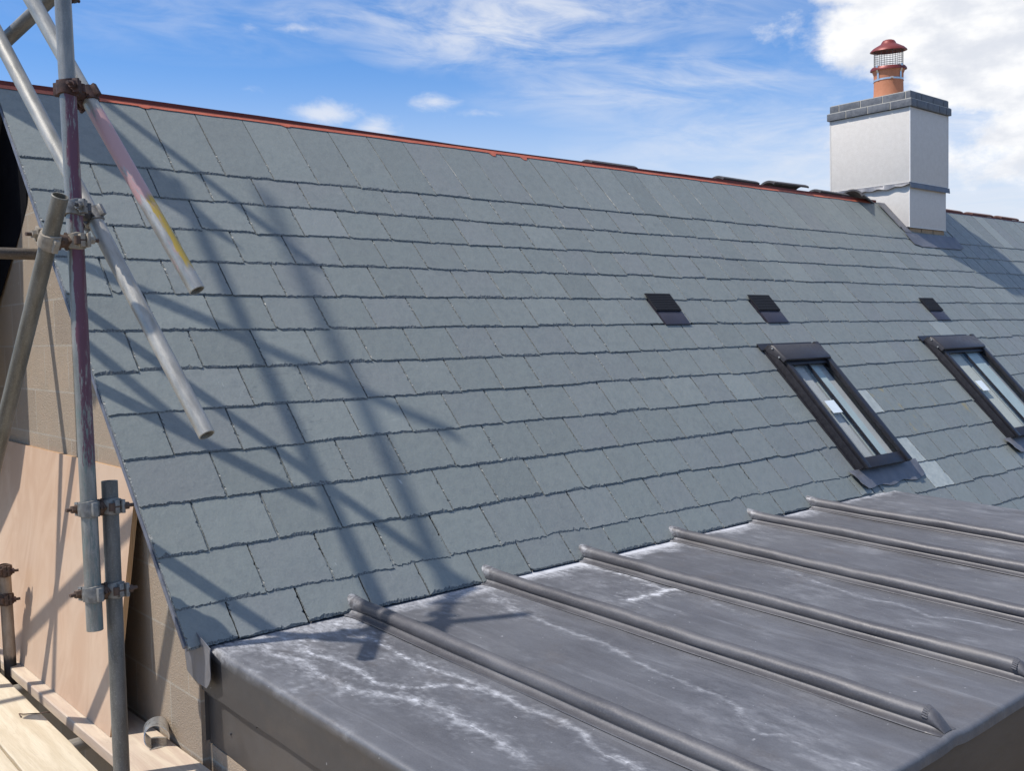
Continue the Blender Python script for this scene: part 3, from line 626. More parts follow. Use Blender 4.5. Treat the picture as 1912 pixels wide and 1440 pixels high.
soft(pt.build('chimney_pot', M['pot'], chim), 50)
TI = Matrix.Translation((PX, PY, 1.6)) @ Matrix.Rotation(R(-5), 4, 'Y') @ Matrix.Rotation(R(3), 4, 'X') @ Matrix.Translation((-PX, -PY, -1.6))
cw = lathe(MB(), PX, PY, [(0.0005, 1.826), (0.030, 1.826), (0.052, 1.818), (0.064, 1.802), (0.072, 1.786), (0.100, 1.772), (0.140, 1.750), (0.166, 1.727), (0.170, 1.717), (0.166, 1.716), (0.130, 1.738), (0.0005, 1.748)], 48, 0, TI)
cowl = soft(cw.build('chimney_cowl', M['cowl'], chim), 45)
sk = lathe(MB(), PX, PY, [(0.118, 1.572), (0.150, 1.574), (0.166, 1.556), (0.168, 1.540), (0.163, 1.541), (0.150, 1.562), (0.118, 1.566)], 40, 0, TI)
soft(sk.build('cowl_skirt', M['cowl'], chim), 45)
cg = MB(); q = lambda t, r, z: TI @ Vector((PX+r*math.cos(t), PY+r*math.sin(t), z))
for i in range(16): t = i*2*math.pi/16; cg.cyl(q(t, 0.132, 1.566), q(t, 0.132, 1.742), 0.0022, 6)
for j in range(8):
    ts = np.linspace(0, 2*math.pi, 33)
    for a, b in zip(ts[:-1], ts[1:]): cg.cyl(q(a, 0.132, 1.585+j*0.0195), q(b, 0.132, 1.585+j*0.0195), 0.0017, 5)
cg.build('wire_cage', M['wire'], chim)
sp = lathe(MB(), PX, PY, [(0.1365, 1.432), (0.1385, 1.432), (0.1385, 1.448), (0.1365, 1.448), (0.1365, 1.432)], 40)
for a in (-1.75, 2.9, 0.6):
    c, s_ = math.cos(a), math.sin(a)
    P = [(0.138, 1.43), (0.139, 1.50), (0.152, 1.53), (0.153, 1.572)]
    sp.sweep([[(PX+r*c-s_*w, PY+r*s_+c*w, z) for r, w in ((r0, -0.011), (r0+0.003, -0.011), (r0+0.003, 0.011), (r0, 0.011))] for r0, z in P])
sp.cyl((PX-0.105, PY-0.105, 1.44), (PX-0.125, PY-0.09, 1.44), 0.010, 8)
sp.build('steel_strap', M['steel'], chim)

# ================================================================== lead-covered extension
ext = tag(empty('flat_roof_extension', (2.2, -2.6, -5.3)), 'low extension with a grey lead sheet roof and white run-off stains against the slates', 'extension')
XL, XR, YT, YF = 0.070, 4.285, -1.610, -3.520
ROLLS = [0.612, 1.222, 1.752, 2.324, 2.928, 3.455]
def lead_grid():
    r = 0.016; xs = []; zs = []
    # across: down the left edge, round the corner, over the deck, down the right edge
    for z in np.linspace(-0.150, -r, 8)[:-1]: xs.append(XL); zs.append(z)
    for t in np.linspace(0, math.pi/2, 6): xs.append(XL+r-r*math.cos(t)); zs.append(-r+r*math.sin(t))
    inner = np.arange(XL+r+0.008, XR-r, 0.0075); xs += inner.tolist(); zs += [0]*len(inner)
    for t in np.linspace(0, math.pi/2, 6): xs.append(XR-r+r*math.sin(t)); zs.append(-r+r*math.cos(t))
    for z in np.linspace(-r, -0.14, 5)[1:]: xs.append(XR); zs.append(z)
    ys = []; yz = []
    for y in np.arange(YT, YF+0.012, -0.0075): ys.append(y); yz.append(0)
    for t in np.linspace(0, math.pi/2, 5): ys.append(YF+0.012-0.012*math.sin(t)); yz.append(-0.012+0.012*math.cos(t))
    for z in (-0.02, -0.032): ys.append(YF-0.001); yz.append(z)
    xs, zs, ys, yz = map(np.array, (xs, zs, ys, yz))
    X, Y = np.meshgrid(xs, ys); ZX, ZY = np.meshgrid(zs, yz)
    edge = np.clip((X-XL)/0.06, 0, 1)*np.clip((XR-X)/0.06, 0, 1)
    wav = 0.0016*np.sin(X*5.1+1.3*np.sin(Y*2.2))*np.sin(Y*3.1+0.7)+0.0012*np.sin(X*13+Y*3+1)*np.cos(Y*7.1-X*2)
    for rx in ROLLS: wav = wav+0.006*np.exp(-((X-rx)/0.042)**2)          # dressed up towards each roll
    Z = JZ+TL*(Y-JY)+np.minimum(ZX, 0)+ZY+wav*edge
    Z = np.where(ZX < -0.017, JZ+TL*(Y-JY)+ZX-np.where(ZY < 0, 0.0, 0), Z)
    X = X+np.where(ZX < -0.02, 0.0025*np.sin(Y*4.3)+0.0012*np.sin(Y*17), 0)
    ny, nx = X.shape
    V = np.stack([X, Y, Z], -1).reshape(-1, 3); ix = np.arange(ny*nx).reshape(ny, nx)
    F = np.stack([ix[:-1, :-1], ix[1:, :-1], ix[1:, 1:], ix[:-1, 1:]], -1).reshape(-1, 4)
    # run-off stains
    def vn(f, seed, ax=1.0):
        g = np.random.default_rng(seed).random((256, 256)); gx = X*f*ax; gy = Y*f
        i = np.floor(gx).astype(int); j = np.floor(gy).astype(int); a = gx-i; b = gy-j; a = a*a*(3-2*a); b = b*b*(3-2*b)
        G4 = lambda p, q: g[p % 256, q % 256]
        return (G4(i, j)*(1-a)+G4(i+1, j)*a)*(1-b)+(G4(i, j+1)*(1-a)+G4(i+1, j+1)*a)*b
    def fb(f, seed, ax=1.0): return (vn(f, seed, ax)+0.5*vn(f*2.1, seed+1, ax)+0.25*vn(f*4.3, seed+2, ax))/1.75
    S = np.zeros_like(X)
    wx = X+(fb(9, 11)-0.5)*0.06; wy = Y+(fb(9, 21)-0.5)*0.06
    for w, a, pts in STAINS:
        w *= 0.9; a *= 0.82; D = np.full_like(X, 9.0)
        for p, q in zip(pts[:-1], pts[1:]):
            px, py = p; dx, dy = q[0]-p[0], q[1]-p[1]; L2 = dx*dx+dy*dy+1e-9
            t = np.clip(((wx-px)*dx+(wy-py)*dy)/L2, 0, 1); D = np.minimum(D, np.hypot(wx-px-t*dx, wy-py-t*dy))
        nz = fb(38, 31); core = np.exp(-(D/(w*(0.42+0.95*nz)))**2)*a*np.clip((0.75 if a > 0.80 else 0.15)+1.5*fb(34, 37), 0, 1); halo = 0.60*np.exp(-(D/(w*3.8))**2)*a*np.clip((fb(60, 41, 1.5)-0.52)*5, 0, 1)
        S = np.maximum(S, core+halo)
    # bloom along the foot of the slates, strongest in the first bay
    d = np.maximum(0, -(Y-(-1.690))); bay = np.zeros_like(X); k1 = [XL]+ROLLS+[XR]; dep = [0.18, 0.11, 0.11, 0.11, 0.09, 0.09, 0.07]; am = [0.66, 0.80, 0.95, 0.95, 0.9, 0.85, 0.85]
    for i in range(7):
        m = (X >= k1[i]) & (X < k1[i+1]); u = (X-k1[i])/(k1[i+1]-k1[i])
        n_ = fb(16, 51+i, 0.9); reach = dep[i]*(0.35+1.5*n_)*(0.7+0.5*u)
        bay = np.where(m, am[i]*np.clip(1.25-d/np.maximum(reach, 0.01), 0, 1), bay)
    S = np.maximum(S, bay)
    # patchy bloom lower in the first two bays, and a film of grey elsewhere
    p1 = np.clip((fb(7, 71, 1.6)-0.46)*3.2, 0, 1)*np.clip((fb(45, 81, 1.6)-0.40)*3.4, 0, 1)
    S = np.maximum(S, np.where(X < ROLLS[0], 0.80*p1*np.exp(-(d/0.62)**2), np.where(X < ROLLS[1], 0.42*p1*np.exp(-(d/0.45)**2), 0.22*p1*np.exp(-(d/0.6)**2))))
    S = np.maximum(S, 0.24*np.clip((fb(3.5, 91)-0.42)*4, 0, 1)*np.clip((fb(14, 95, 1.8)-0.35)*3, 0, 1))
    S = np.clip(S, 0, 1)*(ZX > -0.02)
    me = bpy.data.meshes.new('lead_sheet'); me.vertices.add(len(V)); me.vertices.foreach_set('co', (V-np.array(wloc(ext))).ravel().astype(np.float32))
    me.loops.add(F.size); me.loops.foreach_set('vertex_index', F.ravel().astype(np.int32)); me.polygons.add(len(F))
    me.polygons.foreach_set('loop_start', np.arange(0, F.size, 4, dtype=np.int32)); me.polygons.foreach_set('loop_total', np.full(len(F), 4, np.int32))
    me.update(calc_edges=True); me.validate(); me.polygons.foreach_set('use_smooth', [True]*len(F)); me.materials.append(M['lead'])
    at = me.attributes.new('film_shade', 'FLOAT', 'POINT'); at.data.foreach_set('value', np.clip((ZX+0.022)/0.018, 0, 1).ravel().astype(np.float32))  # low on the turned-down sides, so their shade goes into the colour
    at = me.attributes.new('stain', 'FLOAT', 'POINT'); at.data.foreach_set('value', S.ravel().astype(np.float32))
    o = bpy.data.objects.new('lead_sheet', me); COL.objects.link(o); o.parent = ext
lead_grid()
def lead_roll(x0, i):
    prof = []
    rr = 0.0245; h = 0.052
    prof += [(-0.048, 0.0005), (-0.0465, 0.0032), (-0.032, 0.0036), (-0.0255, 0.0065), (-0.0190, 0.0115)]
    for t in np.linspace(math.pi*1.22, -0.14*math.pi, 19): prof.append((rr*math.cos(t), h-rr+rr*math.sin(t)))
    prof += [(0.0235, 0.010), (0.036, 0.003), (0.050, 0.0005)]
    mb = MB(); ys = np.concatenate([np.linspace(-1.605, -1.76, 10), np.linspace(-1.80, -3.44, 80)]); rings = []
    ph = i*1.7
    for y in ys:
        fl = math.exp(-((y+1.672)/0.05)**2)*(y < -1.60); dx = 0.0036*math.sin(y*2.3+ph)+0.0014*math.sin(y*9+ph*2); dh = 0.0016*math.sin(y*8+ph)+0.0008*math.sin(y*23+ph*3)+rng.normal(0, 0.0004)
        s = 1+0.10*fl
        rings.append([(x0+dx+p*(1+0.35*fl if q < 0.02 else s), y, lz(y)+0.0035+q*(1+0.10*fl)+dh*(q > 0.02)) for p, q in prof])
    # dressed end: the roll slopes down to the eaves
    ends = [(-3.452, 0.985, 0.985), (-3.462, 0.93, 0.96), (-3.474, 0.78, 0.93), (-3.490, 0.42, 0.88), (-3.503, 0.06, 0.84)]
    for y, kh, kw in ends:
        dx = 0.0036*math.sin(y*2.3+ph); rings.append([(x0+dx+p*kw, y, lz(y)+0.003+q*kh) for p, q in prof])
    mb.sweep(rings, 0, closed=False)
    top = rings[0]; n = len(mb.v); mb.add(top, [tuple(range(len(top)))[::-1]])
    for j in range(12):      # the bossed edge of the end cap
        a = math.pi*(0.06+0.88*j/11); mb.cyl((x0+rr*1.02*math.cos(a), -3.446, lz(-3.446)+h-rr+0.003+rr*math.sin(a)), (x0+rr*0.96*math.cos(a), -3.459, lz(-3.459)+h-rr+rr*0.93*math.sin(a)), 0.0042, 6, 0, 0.0028)
    return soft(mb.build('lead_roll', M['roll'], ext), 55)
for i, x in enumerate(ROLLS): lead_roll(x, i)
# corner flap of lead where the sheet turns on to the gable wall
mb = MB(); nn = 9; rings = []
for i in range(nn):
    t = i/(nn-1); y = -1.560-0.215*t; bot = -1.985-0.022*t if t < 0.78 else -2.002+0.045*(t-0.78)/0.22; top = -1.800-0.066*t
    bl = 0.010*math.sin(t*3.1)+0.016*max(0, t-0.8)/0.2
    row = [(0.056-bl*s-0.012*(1-s), y+0.004*math.sin(s*5), top+(bot-top)*s) for s in np.linspace(0, 1, 6)]
    rings.append(row+[(p[0]-0.0025, p[1], p[2]) for p in row[::-1]])
mb.sweep(rings); soft(mb.build('corner_flap', M['apron'], ext), 60)
# dark cladding panel below the lead edge, fascia at the eaves, block walls
mb = MB(); mb.hexa([(0.088, -1.642, -2.206), (0.10, -1.642, -2.206), (0.10, -3.46, -2.29), (0.088, -3.46, -2.29), (0.088, -1.642, -1.90), (0.10, -1.642, -1.90), (0.10, -3.46, -1.99), (0.088, -3.46, -1.99)], 0, 0.002)
mb.box((0.0815, -3.44, -2.05), (0.0875, -1.642, -2.043))
mb.box((0.076, -1.6415, -2.20), (0.106, -1.630, -1.95))
soft(mb.build('cladding_panel', M['panel'], ext))
mb = MB()
for y, z in ((-1.80, -2.135), (-1.98, -2.06), (-2.20, -2.15), (-2.42, -2.09), (-2.62, -2.17), (-2.86, -2.10)): MB().cyl((0.0885, y, z), (0.083, y, z), 0.0045, 8).build('cladding_screw', M['wire'], ext)
mb = MB(); mb.box((0.10, YF+0.016, -2.225), (XR-0.04, YF+0.040, -1.962), 0, 0.003); mb.box((0.10, YF+0.041, -2.20), (XR-0.04, YF+0.20, -2.185), 0, 0.002)
soft(mb.build('fascia', M['fascia'], ext))
mb = MB(); mb.box((0.112, -3.36, -2.30), (0.28, -1.641, -2.02)); mb.hexa([(0.0872, -3.36, -5.3), (0.28, -3.36, -5.3), (0.28, -1.641, -5.3), (0.0872, -1.641, -5.3), (0.0872, -3.36, -2.292), (0.28, -3.36, -2.302), (0.28, -1.641, -2.219), (0.0872, -1.641, -2.209)]); mb.box((0.281, -3.36, -5.3), (XR-0.05, -3.20, -2.2)); mb.box((XR-0.22, -3.199, -5.3), (XR-0.05, -2.16, -2.05))
mb.build('extension_wall', M['block'], ext)
mb = MB(); mb.hexa([(0.10, YF+0.05, lz(YF)-0.12), (XR-0.03, YF+0.05, lz(YF)-0.12), (XR-0.03, -1.63, lz(-1.63)-0.12), (0.10, -1.63, lz(-1.63)-0.12), (0.10, YF+0.05, lz(YF)-0.02), (XR-0.03, YF+0.05, lz(YF)-0.02), (XR-0.03, -1.63, lz(-1.63)-0.02), (0.10, -1.63, lz(-1.63)-0.02)])
mb.build('roof_boarding', M['felt'], ext)

# ================================================================== loose ridge tiles set out along the batten
TILE = [(3.755, 4.225, 0.262, 0.0, 0, 'dark ridge tile lying alone on the red batten, farthest left'),
        (5.215, 5.690, 0.276, 0.4, 0, 'low dark ridge tile on the red batten, just left of the raised one'),
        (5.895, 6.400, 0.300, -0.6, 0, 'raised dark ridge tile standing highest on the red batten left of the chimney'),
        (6.580, 7.050, 0.278, 0.5, 0, 'low dark ridge tile behind the tipped one beside the chimney'),
        (7.085, 7.465, 0.292, 7.0, -14, 'tipped ridge tile showing its red-brown hollow end against the chimney'),
        (8.835, 9.250, 0.272, 0.3, 0, 'reddish ridge tile nearest the chimney on its right'),
        (9.470, 9.965, 0.274, -0.3, 0, 'reddish ridge tile between two others right of the chimney'),
        (10.170, 10.62, 0.276, 0.2, 0, 'reddish ridge tile at the right edge of the picture')]
for x0, x1, top, tilt, yaw, lab in TILE:
    L = x1-x0; mb = MB(); ro, ri = 0.118, 0.104; a0 = 0.62 if yaw else 0.92
    ts = np.linspace(a0, math.pi-a0, 15)
    arc = [(ro*math.cos(t), ro*math.sin(t)-ro) for t in ts]+[(ri*math.cos(t), ri*math.sin(t)-ro) for t in ts[::-1]]
    rings = [[(x, y*(0.97 if e else 1), z-(0.004 if e else 0)) for y, z in arc] for x, e in ((-L/2, 1), (-L/2+0.006, 0), (-L/4, 0), (0, 0), (L/4, 0), (L/2-0.006, 0), (L/2, 1))]
    mb.sweep(rings); o = mb.build('ridge_tile', M['tile'] if x0 < 8.0 else M['tilered'])
    soft(o, 35); o.location = ((x0+x1)/2, YR+(0.060 if not yaw else 0.02), top+(0.004 if x0 > 8 else (0.012 if not yaw else 0.008))); o.rotation_euler = (R(10 if yaw else 0), R(tilt), R(-yaw))
    tag(o, lab, 'ridge tile', 'loose ridge tiles along the ridge')

# ================================================================== black sheet on the gable
mb = MB(); rings = []
edge = [(-0.02, -0.315), (0.10, -0.43), (0.25, -0.55), (0.496, -0.735), (0.80, -0.98), (1.1, -1.22)]
for i, (y, z) in enumerate(edge):
    ztop = (y*math.tan(PITCH)-0.085) if y < YR else ((2*YR-y)*math.tan(PITCH)-0.085)
    row = [(0.056-0.006*math.sin(i*1.3+s*4), y+0.012*math.sin(s*7+i), ztop+(z-ztop)*s) for s in np.linspace(0, 1, 8)]
    rings.append(row+[(p[0]-0.002, p[1], p[2]) for p in row[::-1]])
mb.sweep(rings); tag(soft(mb.build('membrane_sheet', M['black'], None, (0.05, 0.4, -1.0)), 60), 'black sheet covering the top of the gable wall under the verge', 'sheet')

mb = MB(); rings = []  # unseen sheet, added only to throw shade on the gable wall
for i in range(12):
    y = 0.10+0.22*i; zb = -0.62-0.30*min(i, 3); rings.append([(-0.36+0.02*math.sin(i*1.1+s*3), y+0.35*(1-s)*(i == 0), zb+(1.6-zb)*s) for s in np.linspace(0, 1, 7)]+[(-0.362+0.02*math.sin(i*1.1+s*3), y+0.35*(1-s)*(i == 0), zb+(1.6-zb)*s) for s in np.linspace(1, 0, 7)])
mb.sweep(rings); tag(soft(mb.build('shade_sheet', M['black'], None, (-0.36, 1.2, -1.0)), 60), 'unseen dark sheet added beyond the left edge to shade the gable wall', 'shade_sheet')

# ================================================================== scaffold tubes
def tube(a, b, mat, label, group='scaffold tubes by the gable', spin=0.0, r=0.02415):
    a, b = Vector(a), Vector(b); L = (b-a).length; n = 36; mb = MB()
    def ring(z, q): return [(q*math.cos(t), q*math.sin(t), z) for t in np.linspace(0, 2*math.pi, n, endpoint=False)]
    zs = [0, 0.0015]+np.linspace(0.05, L-0.05, max(3, int(L/0.12))).tolist()+[L-0.0015, L]
    ph = rng.random()*6
    rings = [[(x+0.0012*math.sin(z*2.1+ph), y+0.0012*math.cos(z*1.7+ph), z) for x, y, z in ring(z, r-(0.0012 if z in (0, L) else 0))] for z in zs]
    inner = [[(x+0.0012*math.sin(z*2.1+ph), y+0.0012*math.cos(z*1.7+ph), z) for x, y, z in ring(z, r-0.004)] for z in zs[::-1]]
    allr = rings+inner; allr.append(rings[0]); mb.sweep(allr, 0, caps=False)
    me_o = mesh('scaffold_tube', mb.v, mb.f, mat, None, (0, 0, 0)); soft(me_o, 35)
    x, y, z = frame(b-a); me_o.matrix_world = Matrix.Translation(a) @ Matrix((x, y, z)).transposed().to_4x4() @ Matrix.Rotation(spin, 4, 'Z')
    return tag(me_o, label, 'scaffold tube', group)
def ext_pt(a, b, t): a, b = Vector(a), Vector(b); return a+(b-a)*t
GALV = tube_mat('galvanised_tube')
MAIN0, MAIN1 = Vector((-0.211, -1.461, 0.117)), Vector((-0.230, -1.572, -1.793))
MTOP = MAIN1+(MAIN0-MAIN1)*1.13
Lm = (MTOP-MAIN1).length
side = math.radians(200)
STD = tube_mat('purple_streaked_tube', [(0.50, 1.66, (0.115, 0.042, 0.062), R(205), 0.56), (0.9, 1.5, (0.125, 0.044, 0.066), R(205), 0.58), (0.0, 0.70, (0.15, 0.18, 0.165), None, 0.46)], (0.20, 0.195, 0.175), (0.32, 0.31, 0.285))
tube(MAIN1, MTOP, STD, 'tall upright scaffold tube with a purple painted stretch', spin=0.0)
LOW0, LOW1 = Vector((-0.157, -1.539, -1.347)), Vector((-0.170, -1.575, -2.245))
tube(ext_pt(LOW0, LOW1, 3.2), LOW0, tube_mat('dull_grey_tube', (), (0.10, 0.098, 0.09), (0.18, 0.175, 0.162), 0.3, 0.5), 'short dull grey upright tube lapped beside the tall one, standing through the boards')
A0_, AC = Vector((0.048, -1.760, -0.772)), Vector((-0.144, -1.417, -0.141))
tube(A0_, ext_pt(A0_, AC, 8.4), tube_mat('pink_yellow_tube', [(0.075, 0.345, (0.44, 0.30, 0.045), R(-67), 0.70), (0.06, 0.34, (0.40, 0.27, 0.26), None, 0.42), (0.335, 0.66, (0.48, 0.29, 0.28), None, 0.60)], (0.30, 0.29, 0.26), (0.47, 0.46, 0.42)), 'raking tube over the slates with pink paint and a chipped yellow end')
B0_, BC = Vector((-0.002, -1.905, -1.197)), Vector((-0.149, -1.437, -0.514))
tube(B0_, ext_pt(B0_, BC, 5.2), tube_mat('bright_galvanised_tube', (), (0.30, 0.285, 0.25), (0.46, 0.44, 0.395), 0.35, 0.44), 'longest raking tube over the slates, plain grey, ending lowest')
D0_, D1_ = Vector((-0.284, -1.598, -0.493)), Vector((-0.365, -1.141, -1.235))
tube(ext_pt(D0_, D1_, 1.9), D0_, tube_mat('brown_grey_tube', (), (0.125, 0.115, 0.092), (0.22, 0.205, 0.17), 0.35, 0.5), 'leaning tube with its open top end in front of the tall upright')
C0_, C1_ = Vector((-0.231, -0.835, 0.12)), Vector((-0.136, -1.042, 0.232))
C1x = Vector((-0.112, -1.19, 0.305))
cd_ = (C1_-C0_).normalized()
tube(C0_-cd_*0.7, C1_+cd_*0.10, tube_mat('dark_grey_tube', (), (0.135, 0.135, 0.13), (0.23, 0.23, 0.22), 0.4, 0.5), 'dark grey tube rising across the top left corner behind the rakers')
tube((-1.6, -0.10, -0.545), (0.066, -0.168, -0.545), tube_mat('shaded_ledger_tube', (), (0.085, 0.070, 0.055), (0.14, 0.118, 0.098), 0.3, 0.6), 'horizontal rusty tube running into the gable wall')
tube((-0.127, -0.165, -2.42), (-0.127, -0.130, -1.850), tube_mat('rusty_stub_tube', [(0, 0.19, (0.03, 0.027, 0.026), None, 0.75)], (0.26, 0.20, 0.145), (0.42, 0.34, 0.26), 0.15, 0.7), 'short rusty upright tube at the left edge in front of the plywood')
OFF = 'scaffold tubes beyond the left edge'
tube((-0.30, -0.37, -2.4), (-0.30, -0.37, 1.72), GALV, 'upright scaffold tube standing just beyond the left edge', OFF)
tube((-0.30, -0.835, -0.56), (-0.30, -0.93, 0.12), GALV, 'short upright tube beyond the left edge', OFF)
tube((-0.60, -0.40, 0.065), (-0.60, -0.74, 0.32), GALV, 'sloping brace beyond the left edge', OFF)
tube((-0.34, 0.62, 1.66), (-0.34, 0.20, 2.09), GALV, 'upper sloping brace beyond the left edge', OFF)
tube((-0.60, -0.94, -0.416), (-0.60, 0.60, -1.585), GALV, 'long sloping brace beyond the left edge', OFF)

# ---------------------------------------------------------------- scaffold couplers
def coupler(p1, a1, p2, a2, mats, label, flip=1):
    p1, p2, a1, a2 = Vector(p1), Vector(p2), Vector(a1).normalized(), Vector(a2).normalized()
    n = (p2-p1); n = (n-a1*n.dot(a1)).normalized(); dist = (p2-p1).dot(n)
    root = empty('scaffold_coupler', (p1+p2)/2); tag(root, label, 'scaffold coupler', 'scaffold couplers')
    def band(p, a, toward):
        w = a.cross(toward).normalized()*flip; mb = MB(); ri, ro, hw = 0.0247, 0.0305, 0.024; rings = []
        ts = np.linspace(math.pi*0.12, math.pi*1.88, 30)
        for t in ts:
            d = toward*math.cos(t)+w*math.sin(t); hh = hw*(1.0-0.12*math.cos(2*t))
            rings.append([p+d*ri-a*hh, p+d*ro-a*hh*0.92, p+d*(ro+0.0018), p+d*ro+a*hh*0.92, p+d*ri+a*hh])
        mb.sweep(rings)
        # hinge lugs on one side, flange lips on the other
        for sg in (1, -1):
            c = p+w*sg*0.031
            x, y, z = w*sg, a, toward
            def bx(c, dx, dy, dz): mb.hexa([c+x*i*dx+y*j*dy+z*k*dz for k in (-1, 1) for i, j in ((-1, -1), (1, -1), (1, 1), (-1, 1))], 0, 0.002)
            bx(c+x*0.006, 0.008, 0.020, 0.008)
            if sg == 1: bx(c+x*0.012-z*0.016, 0.010, 0.021, 0.005)
        return soft(mb.build('clamp_band', mats[0], root), 50), w
    b1, w1_ = band(p1, a1, n); b2, w2_ = band(p2, a2, -n)
    body = MB(); m0 = p1+n*0.027; m1 = p2-n*0.027
    if (m1-m0).length < 0.01: m0, m1 = (p1+p2)/2-n*0.006, (p1+p2)/2+n*0.006
    body.cyl(m0, m1, 0.020, 16); body.cyl(m0-n*0.002, m0+n*0.006, 0.027, 4); body.cyl(m1-n*0.006, m1+n*0.002, 0.027, 4)
    soft(body.build('swivel_body', mats[1], root), 40)
    for p, a, w, sg in ((p1, a1, w1_, -1), (p2, a2, w2_, 1)):
        o = p+w*0.040; bt = MB(); bt.cyl(o-n*sg*0.012, o+n*sg*0.052, 0.0058, 10); bt.cyl(o-n*sg*0.016-a*0.012, o-n*sg*0.016+a*0.012, 0.009, 10)
        b = soft(bt.build('bolt', mats[1], root), 40)
        nut = MB(); nut.cyl(o+n*sg*0.022, o+n*sg*0.036, 0.0120, 6); nut.cyl(o+n*sg*0.018, o+n*sg*0.022, 0.0150, 14); nut.build('nut', mats[2], b)
    return root
def near(p, d, q):
    """point on the line (p, d) closest to q"""
    p, d, q = Vector(p), Vector(d).normalized(), Vector(q); return p+d*(q-p).dot(d)
mdir = MAIN0-MAIN1
def mpt(z): return MAIN1+mdir*((z-MAIN1.z)/mdir.z)
adir, bdir, ddir, ldir = AC-A0_, BC-B0_, D0_-D1_, LOW0-LOW1
def lpt(z): return LOW0+ldir*((z-LOW0.z)/ldir.z)
coupler(mpt(-0.150), mdir, near(A0_, adir, mpt(-0.150)), adir, (M['darkrust'], M['darkrust'], M['darkrust']), 'dark rusty coupler joining the tall upright to the pink and yellow raker', -1)
coupler(mpt(-0.512), mdir, near(B0_, bdir, mpt(-0.512)), bdir, (M['zinc'], M['wire'], M['zinc']), 'grey zinc coupler joining the tall upright to the plain lowest raker', -1)
coupler(near(D0_, ddir, mpt(-0.615)), ddir, mpt(-0.615), mdir, (M['tan'], M['rust'], M['tan']), 'pale cement-splashed coupler joining the leaning tube to the tall upright')
coupler(mpt(-1.425), mdir, lpt(-1.425), ldir, (M['zinc'], M['rust'], M['rust']), 'upper of the two couplers lapping the short dull upright to the tall one')
coupler(mpt(-1.682), mdir, lpt(-1.682), ldir, (M['zinc'], M['rust'], M['rust']), 'lower of the two couplers lapping the short dull upright to the tall one')
ct = near(A0_, adir, C1_)
coupler(ct, adir, near(C0_, cd_, ct), cd_, (M['darkrust'], M['darkrust'], M['wire']), 'dark coupler at the top edge holding the crossing dark tube')
sd = Vector((0, 0.035, 0.57)); sp_ = Vector((-0.127, -0.165, -2.42))
def spt(z): return sp_+sd*((z-sp_.z)/sd.z)
for z, lab in ((-1.866, 'rusty coupler on the very top of the short rusty upright at the left edge'), (-1.985, 'rusty coupler a little below the top of the short rusty upright at the left edge')):
    coupler(spt(z), sd, spt(z)+Vector((-0.060, 0.012, 0)), sd, (M['rust'], M['rust'], M['darkrust']), lab)
tube((-0.187, -0.158, -2.42), (-0.187, -0.12, -1.80), GALV, 'upright tube clamped beside the short rusty stub, beyond the left edge', OFF)

# ================================================================== scaffold boards, plywood and bits on the deck
DZ = -2.265
def plank(pts, label, mat, th=0.038, group='scaffold boards of the platform'):
    a, b, w = pts; a, b = Vector(a), Vector(b); d = (b-a).normalized(); s = Vector((d.y, -d.x, 0))*w
    mb = MB(); n = int((b-a).length/0.12); rings = []
    for i in range(n+1):
        p = a+(b-a)*i/n; e = rng.normal(0, 0.0010); f = rng.normal(0, 0.0010); t = rng.normal(0, 0.0005)
        q0, q1 = p+Vector((0, 0, 0))-s.normalized()*e, p+s+s.normalized()*f
        c = s.normalized()*0.0035
        rings.append([q0+Vector((0, 0, -th)), q1+Vector((0, 0, -th)), q1+Vector((0, 0, -0.0035)), q1-c+Vector((0, 0, t)), q0+c+Vector((0, 0, t)), q0+Vector((0, 0, -0.0035))])
    mb.sweep(rings); o = soft(mb.build('scaffold_board', mat, None, tuple(a)), 30)
    return tag(o, label, 'scaffold board', group)
plank(((0.054, -3.3, DZ), (0.058, 2.6, DZ), -0.190), 'pinkish scaffold board against the gable wall under the plywood', M['board2'])
plank(((-0.255, -3.6, DZ+0.001), (-0.125, 2.3, DZ+0.001), -0.180), 'wide pale scaffold board with a bent wire lying on it', M['board'])
plank(((-0.443, -3.6, DZ-0.001), (-0.310, 2.3, DZ-0.001), -0.222), 'pale scaffold board at the bottom left edge', M['board'])
plank(((-0.675, -3.6, DZ), (-0.540, 2.3, DZ), -0.222), 'scaffold board just beyond the left edge', M['board'])
for y in (-1.05, -0.30, 0.55): tube((-1.5, y, DZ-0.066), (0.045, y, DZ-0.066), GALV, 'cross tube under the scaffold boards %s' % ('nearest the lapped uprights' if y < -1 else ('by the rusty stub' if y < 0 else 'farthest back')), 'cross tubes under the boards')
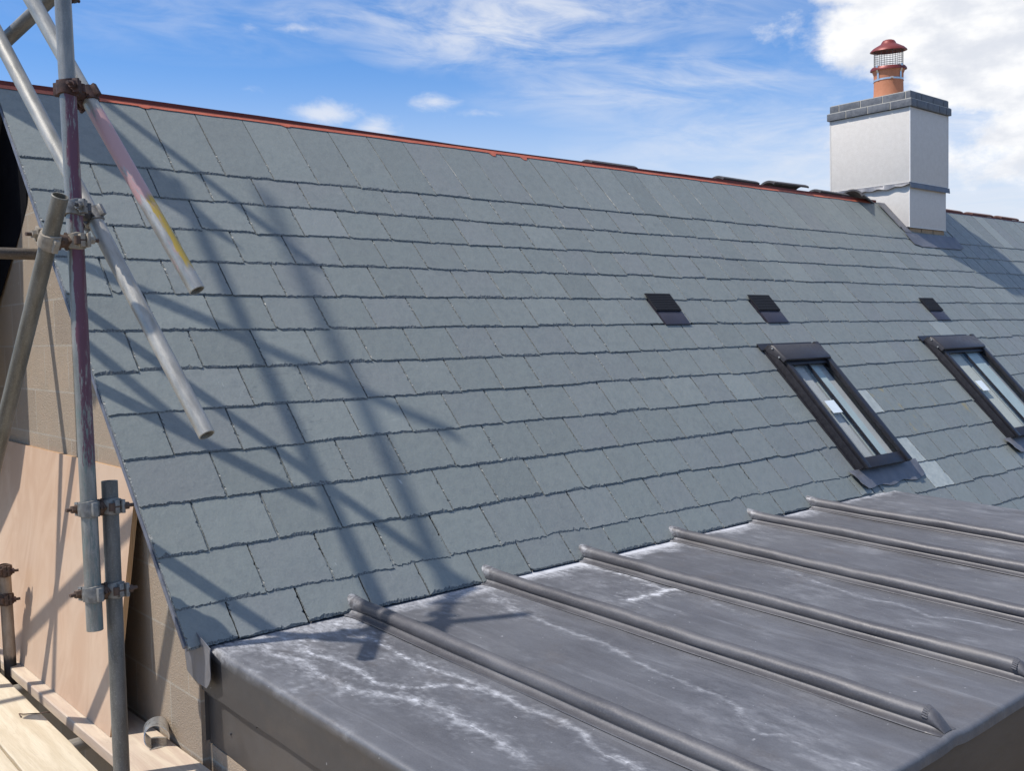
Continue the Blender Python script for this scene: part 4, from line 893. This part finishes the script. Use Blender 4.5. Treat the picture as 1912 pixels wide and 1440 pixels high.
# plywood sheet leaning on the gable wall
P0, P1 = Vector((-0.088, 0, DZ+0.002)), Vector((0.046, 0, -1.372)); nrm = (P1-P0).cross(Vector((0, 1, 0))).normalized(); nrm = nrm if nrm.x < 0 else -nrm
YA, YB = -1.232, 1.205; T = nrm*0.018
mb = MB()
q = [P0+Vector((0, YA, 0)), P0+Vector((0, YB, 0)), P1+Vector((0, YB, 0)), P1+Vector((0, YA+0.02, 0))]
mb.add(q+[p-T for p in q], [(0,1,2,3), (7,6,5,4)], 0); mb.add(q+[p-T for p in q], [(0,4,5,1), (1,5,6,2), (2,6,7,3), (3,7,4,0)], 1)
o = mb.build('plywood_sheet', [M['ply'], M['plyedge']], None, (-0.08, 0.0, DZ)); tag(o, 'large reddish plywood sheet leaning on its long edge against the gable wall', 'plywood')
# curled offcut of lead
mb = MB(); rings = []
c = Vector((0.012, -1.385, DZ+0.037)); ax = Vector((0.35, 0.94, 0)).normalized(); sx = Vector((0.94, -0.35, 0))
path = [(0.036*math.cos(t)*(1.08-0.02*t), 0.036*math.sin(t)) for t in np.linspace(-0.35, 4.0, 24)]+[(-0.016+0.012*i, -0.0355+0.002*math.sin(i)) for i in range(5)]
for i, (px, pz) in enumerate(path):
    nx, nz = (px/0.036, pz/0.036); l = 0.050+0.010*math.sin(i*0.35); k = 1.0-0.004*i
    P = c+sx*px+Vector((0, 0, pz)); Q = P+(sx*nx+Vector((0, 0, nz)))*0.0022
    rings.append([P-ax*l, Q-ax*l, Q+ax*l*0.8, P+ax*l*0.8])
mb.sweep(rings); tag(soft(mb.build('metal_offcut', M['steel'], None, (0.022, -1.385, DZ)), 40), 'curled bright metal offcut lying on the board by the gable wall', 'offcut')
# bent wire
mb = MB(); P = [(-0.262, -0.825, DZ+0.004), (-0.262, -0.803, DZ+0.010), (-0.250, -0.806, DZ+0.006), (-0.20, -0.838, DZ+0.005), (-0.180, -0.850, DZ+0.007), (-0.170, -0.848, DZ+0.004)]
for a, b in zip(P[:-1], P[1:]): mb.cyl(a, b, 0.0022, 8)
tag(mb.build('bent_wire', M['rust'], None, (-0.21, -0.83, DZ)), 'short bent piece of rusty wire lying on a pale scaffold board', 'wire')
